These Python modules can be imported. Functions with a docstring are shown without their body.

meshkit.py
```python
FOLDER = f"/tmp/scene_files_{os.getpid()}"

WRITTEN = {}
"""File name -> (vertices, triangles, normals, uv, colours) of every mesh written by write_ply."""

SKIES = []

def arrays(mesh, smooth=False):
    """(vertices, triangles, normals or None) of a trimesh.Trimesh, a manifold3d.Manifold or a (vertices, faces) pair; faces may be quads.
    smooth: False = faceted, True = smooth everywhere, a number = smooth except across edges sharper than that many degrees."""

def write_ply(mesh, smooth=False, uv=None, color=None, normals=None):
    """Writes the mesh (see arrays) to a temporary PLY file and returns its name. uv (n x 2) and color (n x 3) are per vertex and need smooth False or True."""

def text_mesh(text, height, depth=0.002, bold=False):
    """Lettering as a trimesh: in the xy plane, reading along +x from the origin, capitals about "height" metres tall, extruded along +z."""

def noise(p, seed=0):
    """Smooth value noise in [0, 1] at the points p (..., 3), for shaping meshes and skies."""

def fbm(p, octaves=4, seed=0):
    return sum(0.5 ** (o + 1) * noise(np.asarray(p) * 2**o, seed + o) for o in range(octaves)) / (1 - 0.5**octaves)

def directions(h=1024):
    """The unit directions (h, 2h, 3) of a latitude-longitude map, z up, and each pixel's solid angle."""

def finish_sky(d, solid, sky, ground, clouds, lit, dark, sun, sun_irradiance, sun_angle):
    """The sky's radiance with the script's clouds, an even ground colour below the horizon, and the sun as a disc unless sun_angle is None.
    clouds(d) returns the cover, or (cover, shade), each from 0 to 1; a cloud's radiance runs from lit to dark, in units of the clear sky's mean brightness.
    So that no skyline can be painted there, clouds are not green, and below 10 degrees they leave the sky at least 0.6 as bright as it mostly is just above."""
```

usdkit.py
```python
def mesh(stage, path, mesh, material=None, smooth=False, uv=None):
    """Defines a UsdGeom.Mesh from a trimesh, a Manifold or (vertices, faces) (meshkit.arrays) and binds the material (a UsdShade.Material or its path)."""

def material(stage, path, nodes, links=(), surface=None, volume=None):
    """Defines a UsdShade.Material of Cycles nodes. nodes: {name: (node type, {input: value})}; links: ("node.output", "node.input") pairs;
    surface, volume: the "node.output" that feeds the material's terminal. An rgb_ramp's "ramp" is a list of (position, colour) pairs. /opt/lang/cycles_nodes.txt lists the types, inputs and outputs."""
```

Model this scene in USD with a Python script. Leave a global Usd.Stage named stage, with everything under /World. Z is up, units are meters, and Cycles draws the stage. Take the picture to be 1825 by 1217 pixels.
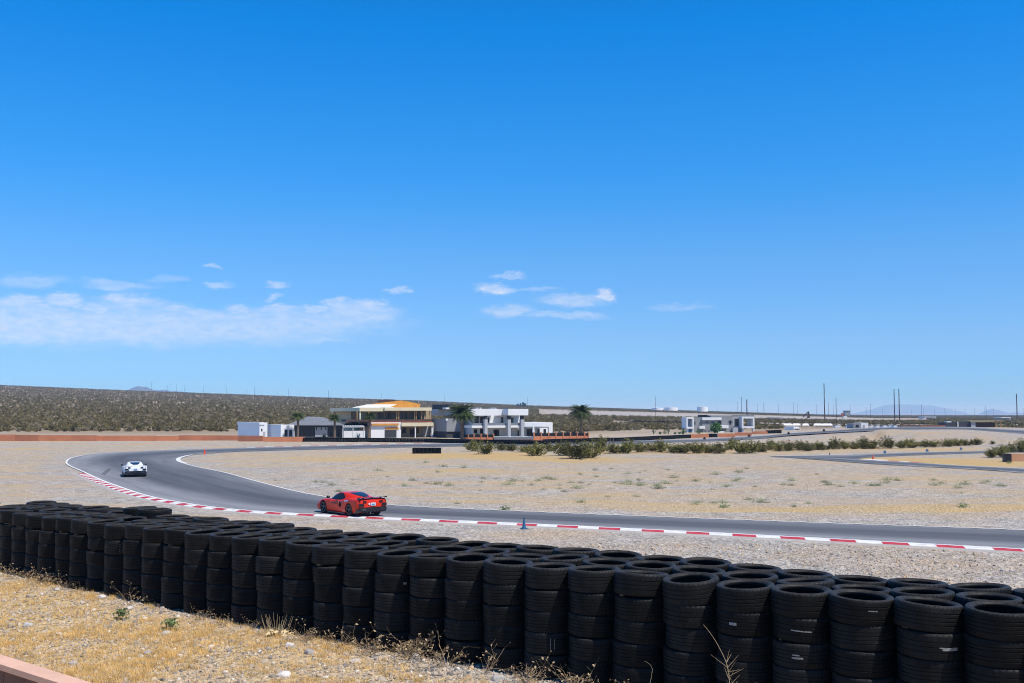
import math, random
import numpy as np, trimesh, manifold3d as m3, usdkit, meshkit
from pxr import Usd, UsdGeom, UsdLux, UsdShade, Gf, Sdf, Vt
from scipy.interpolate import PchipInterpolator
from scipy.spatial import cKDTree

# ------------------------------------------------------------------ camera, sky, sun, exposure
stage = Usd.Stage.CreateInMemory()
UsdGeom.SetStageUpAxis(stage, UsdGeom.Tokens.z)
UsdGeom.SetStageMetersPerUnit(stage, 1.0)
UsdGeom.Xform.Define(stage, '/World')
UsdGeom.Scope.Define(stage, '/World/Looks')

F, CX, CY, HOR, CAMZ = 1850.0, 912.5, 608.5, 735.0, 5.6     # lens and viewpoint, in pixels of the photograph and metres
PITCH = math.atan((HOR - CY) / F)
cam = UsdGeom.Camera.Define(stage, '/World/camera')
cam.AddTranslateOp().Set((0, 0, CAMZ))
cam.AddRotateXOp().Set(90 + math.degrees(PITCH))
cam.CreateHorizontalApertureAttr(36.0)
cam.CreateVerticalApertureAttr(36.0 * 683 / 1024)
cam.CreateFocalLengthAttr(36.0 * F / 1825)
cam.CreateClippingRangeAttr((0.1, 80000))
cam.CreateExposureAttr(0.45)

SUN_AZ = math.atan2(0.785, -0.62)          # measured from +y towards +x
SUN_EL = math.radians(59)
sun = UsdLux.DistantLight.Define(stage, '/World/sun')
sun.CreateIntensityAttr(1.0); sun.CreateAngleAttr(0.5); sun.CreateNormalizeAttr(True)
sun.CreateColorAttr((1.0, 0.96, 0.90))
sun.AddRotateZOp().Set(-math.degrees(SUN_AZ)); sun.AddRotateXOp().Set(-(90 - math.degrees(SUN_EL)))

def sky_material():
    N = {'tc': ('texture_coordinate', {}),
         'sky': ('sky_texture', {'sky_type': 'single_scattering', 'sun_disc': False, 'sun_elevation': SUN_EL, 'sun_rotation': SUN_AZ,
                                 'altitude': 900.0, 'air_density': 1.0, 'aerosol_density': 0.35, 'ozone_density': 3.0}),
         'sep': ('separate_xyz', {}),
         'el': ('math', {'math_type': 'arcsine'}), 'az': ('math', {'math_type': 'arctan2'}),
         'tint': ('rgb_ramp', {'ramp': [(0, (.20, .40, .76)), (.035, (.23, .425, .76)), (.07, (.275, .445, .705)), (.146, (.235, .50, .76)), (.22, (.107, .528, .87)), (.354, (.004, .54, .99)), (.6, (.01, .31, .60)), (1, (.02, .20, .42))]}),
         'mul': ('mix', {'mix_type': 'multiply', 'fac': 1.0}),
         'pos': ('combine_xyz', {'z': 0.0}),
         'n1': ('noise_texture', {'scale': 24.0, 'detail': 8.0, 'roughness': 0.66}),
         'nsc': ('mapping', {'scale': (1.0, 2.6, 1.0)}),
         'cen': ('vector_math', {'math_type': 'subtract', 'vector2': (0.5, 0.5, 0.5)}),
         'wob': ('vector_math', {'math_type': 'multiply', 'vector2': (0.06, 0.026, 0.0)}),
         'posd': ('vector_math', {'math_type': 'add'}),
         'n2': ('noise_texture', {'scale': 75.0, 'detail': 7.0, 'roughness': 0.7}),
         'n2r': ('map_range', {'from_min': 0.33, 'from_max': 0.64, 'to_min': 0.38, 'to_max': 1.0, 'clamp': True}),
         'cm': ('math', {'math_type': 'multiply'}),
         'cmix': ('mix', {'mix_type': 'mix', 'color2': (3.9, 4.2, 4.8)}),
         'bg': ('background_shader', {'strength': 0.15})}
    L = [('tc.generated', 'sep.vector'), ('sep.z', 'el.value1'), ('sep.x', 'az.value1'), ('sep.y', 'az.value2'),
         ('az.value', 'pos.x'), ('el.value', 'pos.y'), ('pos.vector', 'nsc.vector'), ('nsc.vector', 'n1.vector'), ('nsc.vector', 'n2.vector'),
         ('n1.color', 'cen.vector1'), ('cen.vector', 'wob.vector1'), ('pos.vector', 'posd.vector1'), ('wob.vector', 'posd.vector2'),
         ('sep.z', 'tint.fac'), ('sky.color', 'mul.color1'), ('tint.color', 'mul.color2'), ('n2.fac', 'n2r.value')]
    # clouds: (azimuth, elevation, half width, half height, density) in radians
    def ae(x, y):
        return math.atan2(x - CX, F), math.atan2(HOR - y, F) * math.cos(math.atan2(x - CX, F))
    blobs = [(30, 576, 230, 38, .60), (190, 580, 250, 36, .56), (380, 583, 240, 31, .52), (520, 575, 200, 26, .5), (640, 558, 80, 22, .56), (240, 546, 90, 16, .4), (45, 497, 60, 13, .34), (205, 508, 62, 10, .40), (300, 498, 40, 7, .26),
             (30, 540, 40, 12, .62), (105, 536, 36, 12, .66), (165, 545, 30, 10, .6), (232, 532, 42, 11, .62), (300, 549, 30, 9, .55), (345, 556, 34, 9, .5), (420, 552, 34, 10, .5), (500, 552, 40, 9, .5), (560, 548, 30, 9, .55), (668, 545, 30, 9, .62),
             (376, 475, 16, 6, .42), (392, 507, 28, 9, .5), (487, 505, 24, 7, .5), (489, 533, 14, 7, .45), (601, 538, 24, 11, .6),
             (565, 603, 60, 6, .32), (712, 517, 20, 8, .48), (880, 514, 40, 11, .8), (902, 492, 42, 6, .45), (905, 554, 46, 12, .55),
             (955, 517, 48, 5, .3), (1020, 535, 66, 13, .52), (1080, 524, 21, 11, .8), (1010, 563, 80, 8, .38), (1215, 550, 52, 6, .22)]
    last = None
    for k, (x, y, w, h, d) in enumerate(blobs):
        a, e = ae(x, y)
        N[f's{k}'] = ('vector_math', {'math_type': 'subtract', 'vector2': (a, e, 0)})
        N[f'm{k}'] = ('vector_math', {'math_type': 'multiply', 'vector2': (F / w, F / h, 0)})
        N[f'l{k}'] = ('vector_math', {'math_type': 'length'})
        N[f'r{k}'] = ('map_range', {'range_type': 'smoothstep', 'from_min': 1.25, 'from_max': 0.4, 'to_min': 0.0, 'to_max': d, 'clamp': True})
        L += [('posd.vector', f's{k}.vector1'), (f's{k}.vector', f'm{k}.vector1'), (f'm{k}.vector', f'l{k}.vector1'), (f'l{k}.value', f'r{k}.value')]
        if last:
            N[f'x{k}'] = ('math', {'math_type': 'maximum'})
            L += [(last, f'x{k}.value1'), (f'r{k}.result', f'x{k}.value2')]
            last = f'x{k}.value'
        else:
            last = f'r{k}.result'
    L += [(last, 'cm.value1'), ('n2r.result', 'cm.value2'), ('cm.value', 'cmix.fac'), ('mul.color', 'cmix.color1'), ('cmix.color', 'bg.color')]
    return usdkit.material(stage, '/World/Looks/sky_look', N, L, surface='bg.background')

dome = UsdLux.DomeLight.Define(stage, '/World/sky')
UsdShade.MaterialBindingAPI.Apply(dome.GetPrim()).Bind(sky_material())
dome.GetPrim().SetCustomDataByKey('kind', 'structure')

# ------------------------------------------------------------------ helpers
PI = math.pi
rng = np.random.default_rng(7)
random.seed(7)

def ray(x, y):
    a, b = (x - CX) / F, (CY - y) / F
    c, s = math.cos(PITCH), math.sin(PITCH)
    return np.array([a, c - b * s, s + b * c])

def at(x, y, Y):                      # the point a pixel shows at depth Y
    d = ray(x, y)
    return np.array([0, 0, CAMZ]) + d * (Y / d[1])

def on(x, y, z=0.0):                  # the point a pixel shows at height z
    d = ray(x, y)
    return np.array([0, 0, CAMZ]) + d * ((z - CAMZ) / d[2])

_used = {}
def free(path):
    k = _used.get(path, -1) + 1
    _used[path] = k
    return path if k == 0 else f'{path}_{k:03d}'

def path_of(p):
    return str(p.GetPath()) if p is not None else '/World'

def set_data(p, label=None, cat=None, group=None, kind=None, category=None):
    for k, v in (('label', label), ('category', cat or category), ('group', group), ('kind', kind)):
        if v:
            p.SetCustomDataByKey(k, v)
    return p

ORIGIN = {}
def thing(name, label, cat, loc=(0, 0, 0), rotz=0.0, group=None, scale=None, kind=None):
    x = UsdGeom.Xform.Define(stage, free('/World/' + name))
    x.AddTranslateOp().Set(tuple(float(v) for v in loc))
    if rotz:
        x.AddRotateZOp().Set(math.degrees(rotz))
    if scale is not None:
        x.AddScaleOp().Set(tuple(float(v) for v in np.broadcast_to(scale, 3)))
    ORIGIN[str(x.GetPath())] = np.array(loc, float)
    return set_data(x.GetPrim(), label, cat, group, kind)

def obj(name, mesh, mat, parent=None, smooth=False, uv=None, world=False, **data):
    p = free(path_of(parent) + '/' + name)
    if world and parent is not None:                   # mesh given in world coordinates under an unrotated thing
        root = '/'.join(p.split('/')[:3])
        v, f, _ = meshkit.arrays(mesh)
        mesh = trimesh.Trimesh(v - ORIGIN[root], f, process=False)
    m = usdkit.mesh(stage, p, mesh, mat, smooth=smooth, uv=uv)
    return set_data(m.GetPrim(), **data)

def dup(proto, name, label, cat, loc, rotz=0.0, group=None, scale=None, tilt=None):
    x = UsdGeom.Xform.Define(stage, free('/World/' + name))
    x.AddTranslateOp().Set(tuple(float(v) for v in loc))
    x.AddRotateZOp().Set(math.degrees(rotz))
    if tilt is not None:
        x.AddRotateXOp().Set(float(tilt[0])); x.AddRotateYOp().Set(float(tilt[1]))
    if scale is not None:
        x.AddScaleOp().Set(tuple(float(v) for v in np.broadcast_to(scale, 3)))
    p = x.GetPrim()
    p.GetReferences().AddInternalReference(proto.GetPath() if hasattr(proto, 'GetPath') else proto)
    p.SetInstanceable(True)
    return set_data(p, label, cat, group)

def klass(name):                                    # a class prim: a pattern that copies refer to, itself not drawn
    return stage.CreateClassPrim(free('/World/' + name))

def cat(ms):
    vs, fs, n = [], [], 0
    for m in ms:
        v, f, _ = meshkit.arrays(m)
        vs.append(v); fs.append(f + n); n += len(v)
    return trimesh.Trimesh(np.vstack(vs), np.vstack(fs), process=False)

def box(x0, x1, y0, y1, z0, z1):
    b = trimesh.creation.box((x1 - x0, y1 - y0, z1 - z0))
    b.apply_translation(((x0 + x1) / 2, (y0 + y1) / 2, (z0 + z1) / 2))
    return b

def tube(a, b, r0, r1=None, n=8):
    a, b = np.asarray(a, float), np.asarray(b, float)
    r1 = r0 if r1 is None else r1
    d = (b - a) / max(np.linalg.norm(b - a), 1e-9)
    h = np.array([1, 0, 0]) if abs(d[0]) < .8 else np.array([0, 1, 0])
    u = np.cross(d, h); u /= np.linalg.norm(u); w = np.cross(d, u)
    t = np.arange(n) * 2 * PI / n
    ring = np.outer(np.cos(t), u) + np.outer(np.sin(t), w)
    v = np.vstack([a + ring * r0, b + ring * r1, a, b])
    f = []
    for i in range(n):
        j = (i + 1) % n
        f += [(i, j, n + j), (i, n + j, n + i), (j, i, 2 * n), (n + i, n + j, 2 * n + 1)]
    return trimesh.Trimesh(v, f, process=False)

def lathe(prof, n=32, closed=False):
    prof = np.asarray(prof, float); m = len(prof)
    t = np.arange(n) * 2 * PI / n
    v = np.stack([np.outer(np.cos(t), prof[:, 0]), np.outer(np.sin(t), prof[:, 0]), np.tile(prof[:, 1], (n, 1))], -1).reshape(-1, 3)
    f = []
    for i in range(n):
        j = (i + 1) % n
        for k in range(m if closed else m - 1):
            l = (k + 1) % m
            f += [(i * m + k, j * m + k, j * m + l), (i * m + k, j * m + l, i * m + l)]
    return trimesh.Trimesh(v, f, process=False)

def M(name, color, rough=0.7, spec=0.3, metal=0.0, vary=0.0, vscale=3.0, bump=0.0, bscale=20.0, bdist=0.02, coat=0.0, rand=0.0):
    """Plain procedural material: base colour with noise of relative amount vary, optional relief."""
    n = {'p': ('principled_bsdf', {'base_color': color, 'roughness': rough, 'specular_ior_level': spec, 'metallic': metal, 'coat_weight': coat})}
    l = []
    c = np.array(color, float)
    n['tc'] = ('geometry', {})
    last = None
    if vary:
        n['n'] = ('noise_texture', {'scale': vscale, 'detail': 5.0, 'roughness': 0.6})
        n['r'] = ('rgb_ramp', {'ramp': [(0.3, tuple(c * (1 - vary))), (0.7, tuple(np.minimum(c * (1 + vary), 1)))]})
        l += [('tc.position', 'n.vector'), ('n.fac', 'r.fac')]
        last = 'r.color'
    if rand:
        n['oi'] = ('object_info', {})
        n['hr'] = ('map_range', {'to_min': 1 - rand, 'to_max': 1 + rand})
        n['hs'] = ('hsv', {'color': color})
        l += [('oi.random', 'hr.value'), ('hr.result', 'hs.value')]
        if last:
            l.append((last, 'hs.color'))
        last = 'hs.color'
    if last:
        l.append((last, 'p.base_color'))
    if bump:
        n['bn'] = ('noise_texture', {'scale': bscale, 'detail': 4.0})
        n['b'] = ('bump', {'strength': bump, 'distance': bdist})
        l += [('tc.position', 'bn.vector'), ('bn.fac', 'b.height'), ('b.normal', 'p.normal')]
    return usdkit.material(stage, '/World/Looks/' + name, n, l, surface='p.BSDF')

def leafy(name, color, rand=0.25, trans=0.3):
    n = {'oi': ('object_info', {}), 'g': ('geometry', {}), 'ad': ('math', {'math_type': 'add'}), 'fr': ('math', {'math_type': 'fraction'}),
         'hr': ('map_range', {'to_min': 1 - rand, 'to_max': 1 + rand}), 'hs': ('hsv', {'color': color}),
         'd': ('principled_bsdf', {'roughness': 0.6, 'specular_ior_level': 0.25}), 't': ('translucent_bsdf', {}), 'mx': ('mix_closure', {'fac': trans})}
    l = [('oi.random', 'ad.value1'), ('g.random_per_island', 'ad.value2'), ('ad.value', 'fr.value1'), ('fr.value', 'hr.value'), ('hr.result', 'hs.value'),
         ('hs.color', 'd.base_color'), ('hs.color', 't.color'), ('d.BSDF', 'mx.closure1'), ('t.BSDF', 'mx.closure2')]
    return usdkit.material(stage, '/World/Looks/' + name, n, l, surface='mx.closure')

# ------------------------------------------------------------------ where the ground lies
# the tyre wall follows a gently curving line
NS = 33
def wall_line():
    X, Y, h = -10.72 - .66 * 2 * math.cos(-.76), 22.65 + .66 * 2 * math.sin(.76), -.75
    pts = []
    for i in range(NS + 2):
        pts.append((X, Y, h))
        k = i - 2
        h = -.7404 + .004718 * k + 1.022e-5 * k * k
        X += .66 * math.cos(h); Y += .66 * math.sin(h)
    return np.array(pts)
WALL = wall_line()

# track stations: outer edge pixel, inner edge pixel, depth of each (None: on the flat at z = 0)
ST = [((2250, 1002), (2250, 966), None), ((1990, 988.5), (1990, 953), None), ((1825, 980), (1825, 945), None), ((1500, 962.5), (1500, 933.5), None), ((1180, 946), (1180, 921.5), None),
      ((930, 934), (930, 911.5), None), ((690, 923.5), (700, 900.5), None), ((440, 910.5), (560, 882), None), ((300, 892.5), (470, 861), None),
      ((200, 864), (400, 842), None), ((150, 842.5), (345, 830.5), None), ((117, 823.5), (316, 820), None), ((133, 814.5), (322, 815), None),
      ((166, 809), (340, 811), None), ((232, 804.7), (365, 808.5), None), ((320, 801.3), (415, 805.3), None), ((400, 798.8), (488, 802.9), None),
      ((560, 794.6), (619, 799.7), None), ((729, 790.9), (729, 797), None), ((810, 789.6), (810, 795.5), None), ((1000, 787.3), (1000, 793), None),
      ((1220, 783), (1220, 788), (216, 197)), ((1340, 777), (1340, 782.5), (235, 215)), ((1425, 769.8), (1425, 774.5), (250, 232)),
      ((1535, 763.2), (1535, 768.6), (255, 238)), ((1622, 760.3), (1622, 766.2), (250, 232)), ((1720, 761), (1720, 768), (238, 220)),
      ((1825, 766.5), (1825, 773.5), (215, 198)), ((1960, 775), (1960, 783), (190, 174)), ((2300, 800), (2300, 812), (150, 136))]
def stations():
    o, i = [], []
    for a, b, d in ST:
        o.append(at(*a, d[0]) if d else on(*a)); i.append(at(*b, d[1]) if d else on(*b))
    o, i = np.array(o), np.array(i)
    t = np.r_[0, np.cumsum(np.linalg.norm(np.diff((o + i) / 2, axis=0), axis=1))]
    n = int(t[-1] / 1.5)
    s = np.linspace(0, t[-1], n)
    return PchipInterpolator(t, o)(s), PchipInterpolator(t, i)(s), s
TO, TI, TS = stations()
TC, THW = (TO + TI) / 2, np.linalg.norm(TO[:, :2] - TI[:, :2], axis=1) / 2
# the side track on the right: far branch, near branch
BR_A = [((1385, 812.6), (1370, 813.8)), ((1425, 811.8), (1425, 816.5)), ((1500, 810.6), (1505, 821.5)), ((1575, 808), (1545, 815.5)), ((1660, 805.6), (1660, 810.2)), ((1760, 803.6), (1760, 807.2)), ((1860, 802.6), (1860, 805.6)), ((2000, 802), (2000, 804.4))]
BR_B = [((1425, 815.0), (1420, 816.6)), ((1500, 816.8), (1480, 821)), ((1540, 819.8), (1560, 827)), ((1600, 822.8), (1640, 831.2)), ((1700, 829), (1730, 836)), ((1825, 835), (1825, 842.5)), ((1990, 844), (1990, 854))]
def branch(b):
    o, i = np.array([on(*p) for p, q in b]), np.array([on(*q) for p, q in b])
    t = np.r_[0, np.cumsum(np.linalg.norm(np.diff((o + i) / 2, axis=0), axis=1))]
    s = np.linspace(0, t[-1], int(t[-1] / 1.5))
    return PchipInterpolator(t, o)(s), PchipInterpolator(t, i)(s)
BA, BB = branch(BR_A), branch(BR_B)
_tree = cKDTree(TC[:, :2])
_btree = cKDTree(np.vstack([(BA[0] + BA[1])[:, :2] / 2, (BB[0] + BB[1])[:, :2] / 2]))

RIDGE_X = [-900, 0, 250, 420, 580, 750, 930, 1080, 1240, 1460, 1560, 3000]
RIDGE_Y = [660, 686.5, 697, 703, 709, 714.5, 722.5, 727.5, 732.5, 739.5, 742.5, 743]

def smooth(a, b, x):
    t = np.clip((x - a) / (b - a), 0, 1)
    return t * t * (3 - 2 * t)

def wall_q(X, Y):
    """signed distance behind the tyre wall (away from the viewpoint) and position along it"""
    P = np.stack([X, Y], -1)
    a, b = WALL[2, :2], WALL[28, :2]
    t = (b - a) / np.linalg.norm(b - a)
    n = np.array([-t[1], t[0]]); n = n if n[1] > 0 else -n
    k = (P - a) @ t
    bow = np.clip(k / 17.2, -.3, 1.3)
    return (P - a) @ n + 4 * 0.28 * bow * (1 - bow), k

def ground_z(X, Y):
    X, Y = np.asarray(X, float), np.asarray(Y, float)
    R = np.hypot(X, Y)
    ang = np.clip(np.arctan2(X, Y), -.75, .75)
    px = CX + F * np.tan(ang)
    px = np.where(Y < 0, np.clip(px, -300, 1560), px)
    yr = np.interp(px, RIDGE_X, RIDGE_Y)
    D = np.maximum(R * np.cos(ang), 1)
    zr = CAMZ + (735 - yr) / F * 1550
    t = np.clip((D - 285) / (1550 - 285), 0, 1)
    z = zr * (0.75 * t + 0.25 * t * t) - .03
    far = D > 1550
    yy = 738.3 + (yr - 738.3) * (1550 / np.maximum(D, 1))
    z = np.where(far, CAMZ + (735 - yy) / F * D, z)
    q, k = wall_q(X, Y)
    berm = np.interp(k, [-6, 0, 8, 17, 25], [2.3, 2.25, 2.28, 2.33, 2.33])
    z = z + berm * (1 - smooth(2.5, 25, q))
    front = np.where(q < -.2, 1, 0)
    z = z + front * 0.10 * smooth(.3, 2.5, -q) * 0
    # relief
    near = np.clip(1 - R / 500, 0, 1)
    d, idx = _tree.query(np.stack([X, Y], -1).reshape(-1, 2)); d = d.reshape(X.shape); idx = idx.reshape(X.shape)
    db = _btree.query(np.stack([X, Y], -1).reshape(-1, 2))[0].reshape(X.shape)
    hw = THW[idx]
    ax = (TO - TI)[idx]; rx = X - TI[idx, 0]; ry = Y - TI[idx, 1]
    fr = np.clip((rx * ax[..., 0] + ry * ax[..., 1]) / (ax[..., 0] ** 2 + ax[..., 1] ** 2), 0, 1)
    zt = TI[idx, 2] + fr * ax[..., 2]
    off = smooth(1.0, 9, d - hw) * smooth(5, 12, db)
    pts = np.stack([X, Y, X * 0], -1)
    rel = (meshkit.fbm(pts / 7.0, 3, 3) - .5) * .35 * smooth(3, 12, np.abs(q)) + (meshkit.fbm(pts / 1.1, 2, 5) - .5) * .07 * smooth(60, 20, R)
    z = z + rel * off * near
    w = 1 - smooth(4.5, 26, d - hw)
    z = np.where(TC[idx, 2] > .02, z * (1 - w) + (zt - .05) * w, np.where(d < hw + 1.2, np.minimum(z, zt - .03), z))
    return z

def gz(x, y):
    return float(ground_z(np.array([x]), np.array([y]))[0])

def grounded(x, y):
    """the point where a pixel meets the ground as built"""
    d = ray(x, y); o = np.array([0, 0, CAMZ])
    t = np.concatenate([np.linspace(4, 60, 400), np.geomspace(60.2, 4000, 1500)])
    P = o + np.outer(t / d[1], d)
    hit = np.nonzero(P[:, 2] <= ground_z(P[:, 0], P[:, 1]))[0]
    return P[hit[0]] if len(hit) else P[-1]

# ------------------------------------------------------------------ ground materials
def ground_material():
    N = {'g': ('geometry', {}), 'at': ('attribute', {'attribute': 'mask'}), 'ms': ('separate_color', {}),
         'v1': ('voronoi_texture', {'scale': 17.0}), 'v2': ('voronoi_texture', {'scale': 5.5}), 'v3': ('voronoi_texture', {'scale': 1.7}),
         's1': ('rgb_to_bw', {}), 's2': ('rgb_to_bw', {}), 's3': ('rgb_to_bw', {}),
         'a12': ('mix_float', {'fac': 0.5}), 'a123': ('mix_float', {'fac': 0.28}),
         'grv': ('rgb_ramp', {'ramp': [(0.12, (0.11, 0.10, 0.09)), (0.34, (0.275, 0.25, 0.225)), (0.6, (0.42, 0.382, 0.338)), (0.85, (0.63, 0.58, 0.52))]}),
         'nb': ('noise_texture', {'scale': 0.16, 'detail': 6.0, 'roughness': 0.6}),
         'tan': ('mix', {'mix_type': 'mix', 'color2': (0.46, 0.33, 0.21)}),
         'tanf': ('map_range', {'from_min': 0.42, 'from_max': 0.68, 'to_min': 0.0, 'to_max': 0.7, 'clamp': True}),
         'mapy': ('mapping', {'scale': (0.07, 0.22, 0.2)}), 'ny': ('noise_texture', {'scale': 1.0, 'detail': 7.0, 'roughness': 0.68}),
         'nyf': ('noise_texture', {'scale': 7.0, 'detail': 4.0, 'roughness': 0.7}),
         'nys': ('math', {'math_type': 'multiply_add', 'value2': 0.45, 'value3': -0.22}),
         'nya': ('math', {'math_type': 'add'}), 'nym': ('math', {'math_type': 'add'}),
         'yf': ('map_range', {'from_min': 0.72, 'from_max': 1.02, 'to_min': 0.0, 'to_max': 0.82, 'clamp': True}),
         'ycol': ('rgb_ramp', {'ramp': [(0.3, (0.38, 0.24, 0.08)), (0.55, (0.53, 0.36, 0.145)), (0.75, (0.64, 0.48, 0.25))]}),
         'ymix': ('mix', {'mix_type': 'mix'}),
         'nd': ('noise_texture', {'scale': 0.018, 'detail': 7.0, 'roughness': 0.65}),
         'des': ('rgb_ramp', {'ramp': [(0.3, (0.26, 0.19, 0.12)), (0.5, (0.31, 0.24, 0.165)), (0.7, (0.40, 0.335, 0.26))]}),
         'dmix': ('mix', {'mix_type': 'mix'}),
         'pmix': ('mix', {'mix_type': 'mix', 'color2': (0.37, 0.345, 0.325)}),
         'bmp': ('bump', {'strength': 0.9, 'distance': 0.035}), 'bmp2': ('bump', {'strength': 0.8, 'distance': 0.12}),
         'p': ('principled_bsdf', {'roughness': 0.95, 'specular_ior_level': 0.1})}
    L = [('at.color', 'ms.color'), ('g.position', 'v1.vector'), ('g.position', 'v2.vector'), ('g.position', 'v3.vector'),
         ('v1.color', 's1.color'), ('v2.color', 's2.color'), ('v3.color', 's3.color'), ('s1.val', 'a12.a'), ('s2.val', 'a12.b'), ('a12.result', 'a123.a'), ('s3.val', 'a123.b'),
         ('a123.result', 'grv.fac'), ('g.position', 'nb.vector'), ('nb.fac', 'tanf.value'), ('tanf.result', 'tan.fac'), ('grv.color', 'tan.color1'),
         ('g.position', 'mapy.vector'), ('mapy.vector', 'ny.vector'), ('g.position', 'nyf.vector'), ('nyf.fac', 'nys.value1'), ('nys.value', 'nya.value1'), ('ny.fac', 'nya.value2'),
         ('nya.value', 'nym.value1'), ('ms.g', 'nym.value2'), ('nym.value', 'yf.value'), ('yf.result', 'ymix.fac'), ('tan.color', 'ymix.color1'), ('nyf.fac', 'ycol.fac'), ('ycol.color', 'ymix.color2'),
         ('g.position', 'nd.vector'), ('nd.fac', 'des.fac'), ('ms.r', 'dmix.fac'), ('ymix.color', 'dmix.color1'), ('des.color', 'dmix.color2'),
         ('ms.b', 'pmix.fac'), ('dmix.color', 'pmix.color1'), ('pmix.color', 'p.base_color'),
         ('v1.distance', 'bmp.height'), ('v2.distance', 'bmp2.height'), ('bmp.normal', 'bmp2.normal'), ('bmp2.normal', 'p.normal')]
    return usdkit.material(stage, '/World/Looks/gravel_ground', N, L, surface='p.BSDF')

def asphalt_material():
    N = {'g': ('geometry', {}), 'uv': ('attribute', {'attribute': 'st'}), 'sp': ('separate_xyz', {}),
         'line': ('rgb_ramp', {'ramp': [(0.0, (0.22, 0.22, 0.222)), (0.14, (0.205, 0.206, 0.21)), (0.27, (0.15, 0.152, 0.158)), (0.38, (0.088, 0.09, 0.097)), (0.58, (0.078, 0.08, 0.087)), (0.78, (0.115, 0.117, 0.123)), (1.0, (0.165, 0.166, 0.17))]}),
         'mp': ('mapping', {'scale': (7.0, 0.045, 1.0)}), 'ns': ('noise_texture', {'scale': 1.0, 'detail': 5.0, 'roughness': 0.65}),
         'nr': ('map_range', {'from_min': 0.3, 'from_max': 0.7, 'to_min': 0.7, 'to_max': 1.26}),
         'wob': ('noise_texture', {'scale': 0.03, 'detail': 2.0}), 'wm': ('math', {'math_type': 'multiply_add', 'value2': 0.3, 'value3': -0.15}), 'wa': ('math', {'math_type': 'add'}),
         'v': ('noise_texture', {'scale': 45.0, 'detail': 3.0, 'roughness': 0.8}), 'vr': ('map_range', {'from_min': 0.3, 'from_max': 0.7, 'to_min': 0.75, 'to_max': 1.25}),
         'mm': ('math', {'math_type': 'multiply'}), 'hs': ('hsv', {}),
         'b': ('bump', {'strength': 0.4, 'distance': 0.004}), 'p': ('principled_bsdf', {'roughness': 0.75, 'specular_ior_level': 0.35})}
    L = [('uv.vector', 'sp.vector'), ('g.position', 'wob.vector'), ('wob.fac', 'wm.value1'), ('wm.value', 'wa.value1'), ('sp.x', 'wa.value2'), ('wa.value', 'line.fac'),
         ('uv.vector', 'mp.vector'), ('mp.vector', 'ns.vector'), ('ns.fac', 'nr.value'), ('g.position', 'v.vector'), ('v.fac', 'vr.value'),
         ('nr.result', 'mm.value1'), ('vr.result', 'mm.value2'), ('mm.value', 'hs.value'), ('line.color', 'hs.color'), ('hs.color', 'p.base_color'),
         ('v.fac', 'b.height'), ('b.normal', 'p.normal')]
    return usdkit.material(stage, '/World/Looks/asphalt', N, L, surface='p.BSDF')

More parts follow.
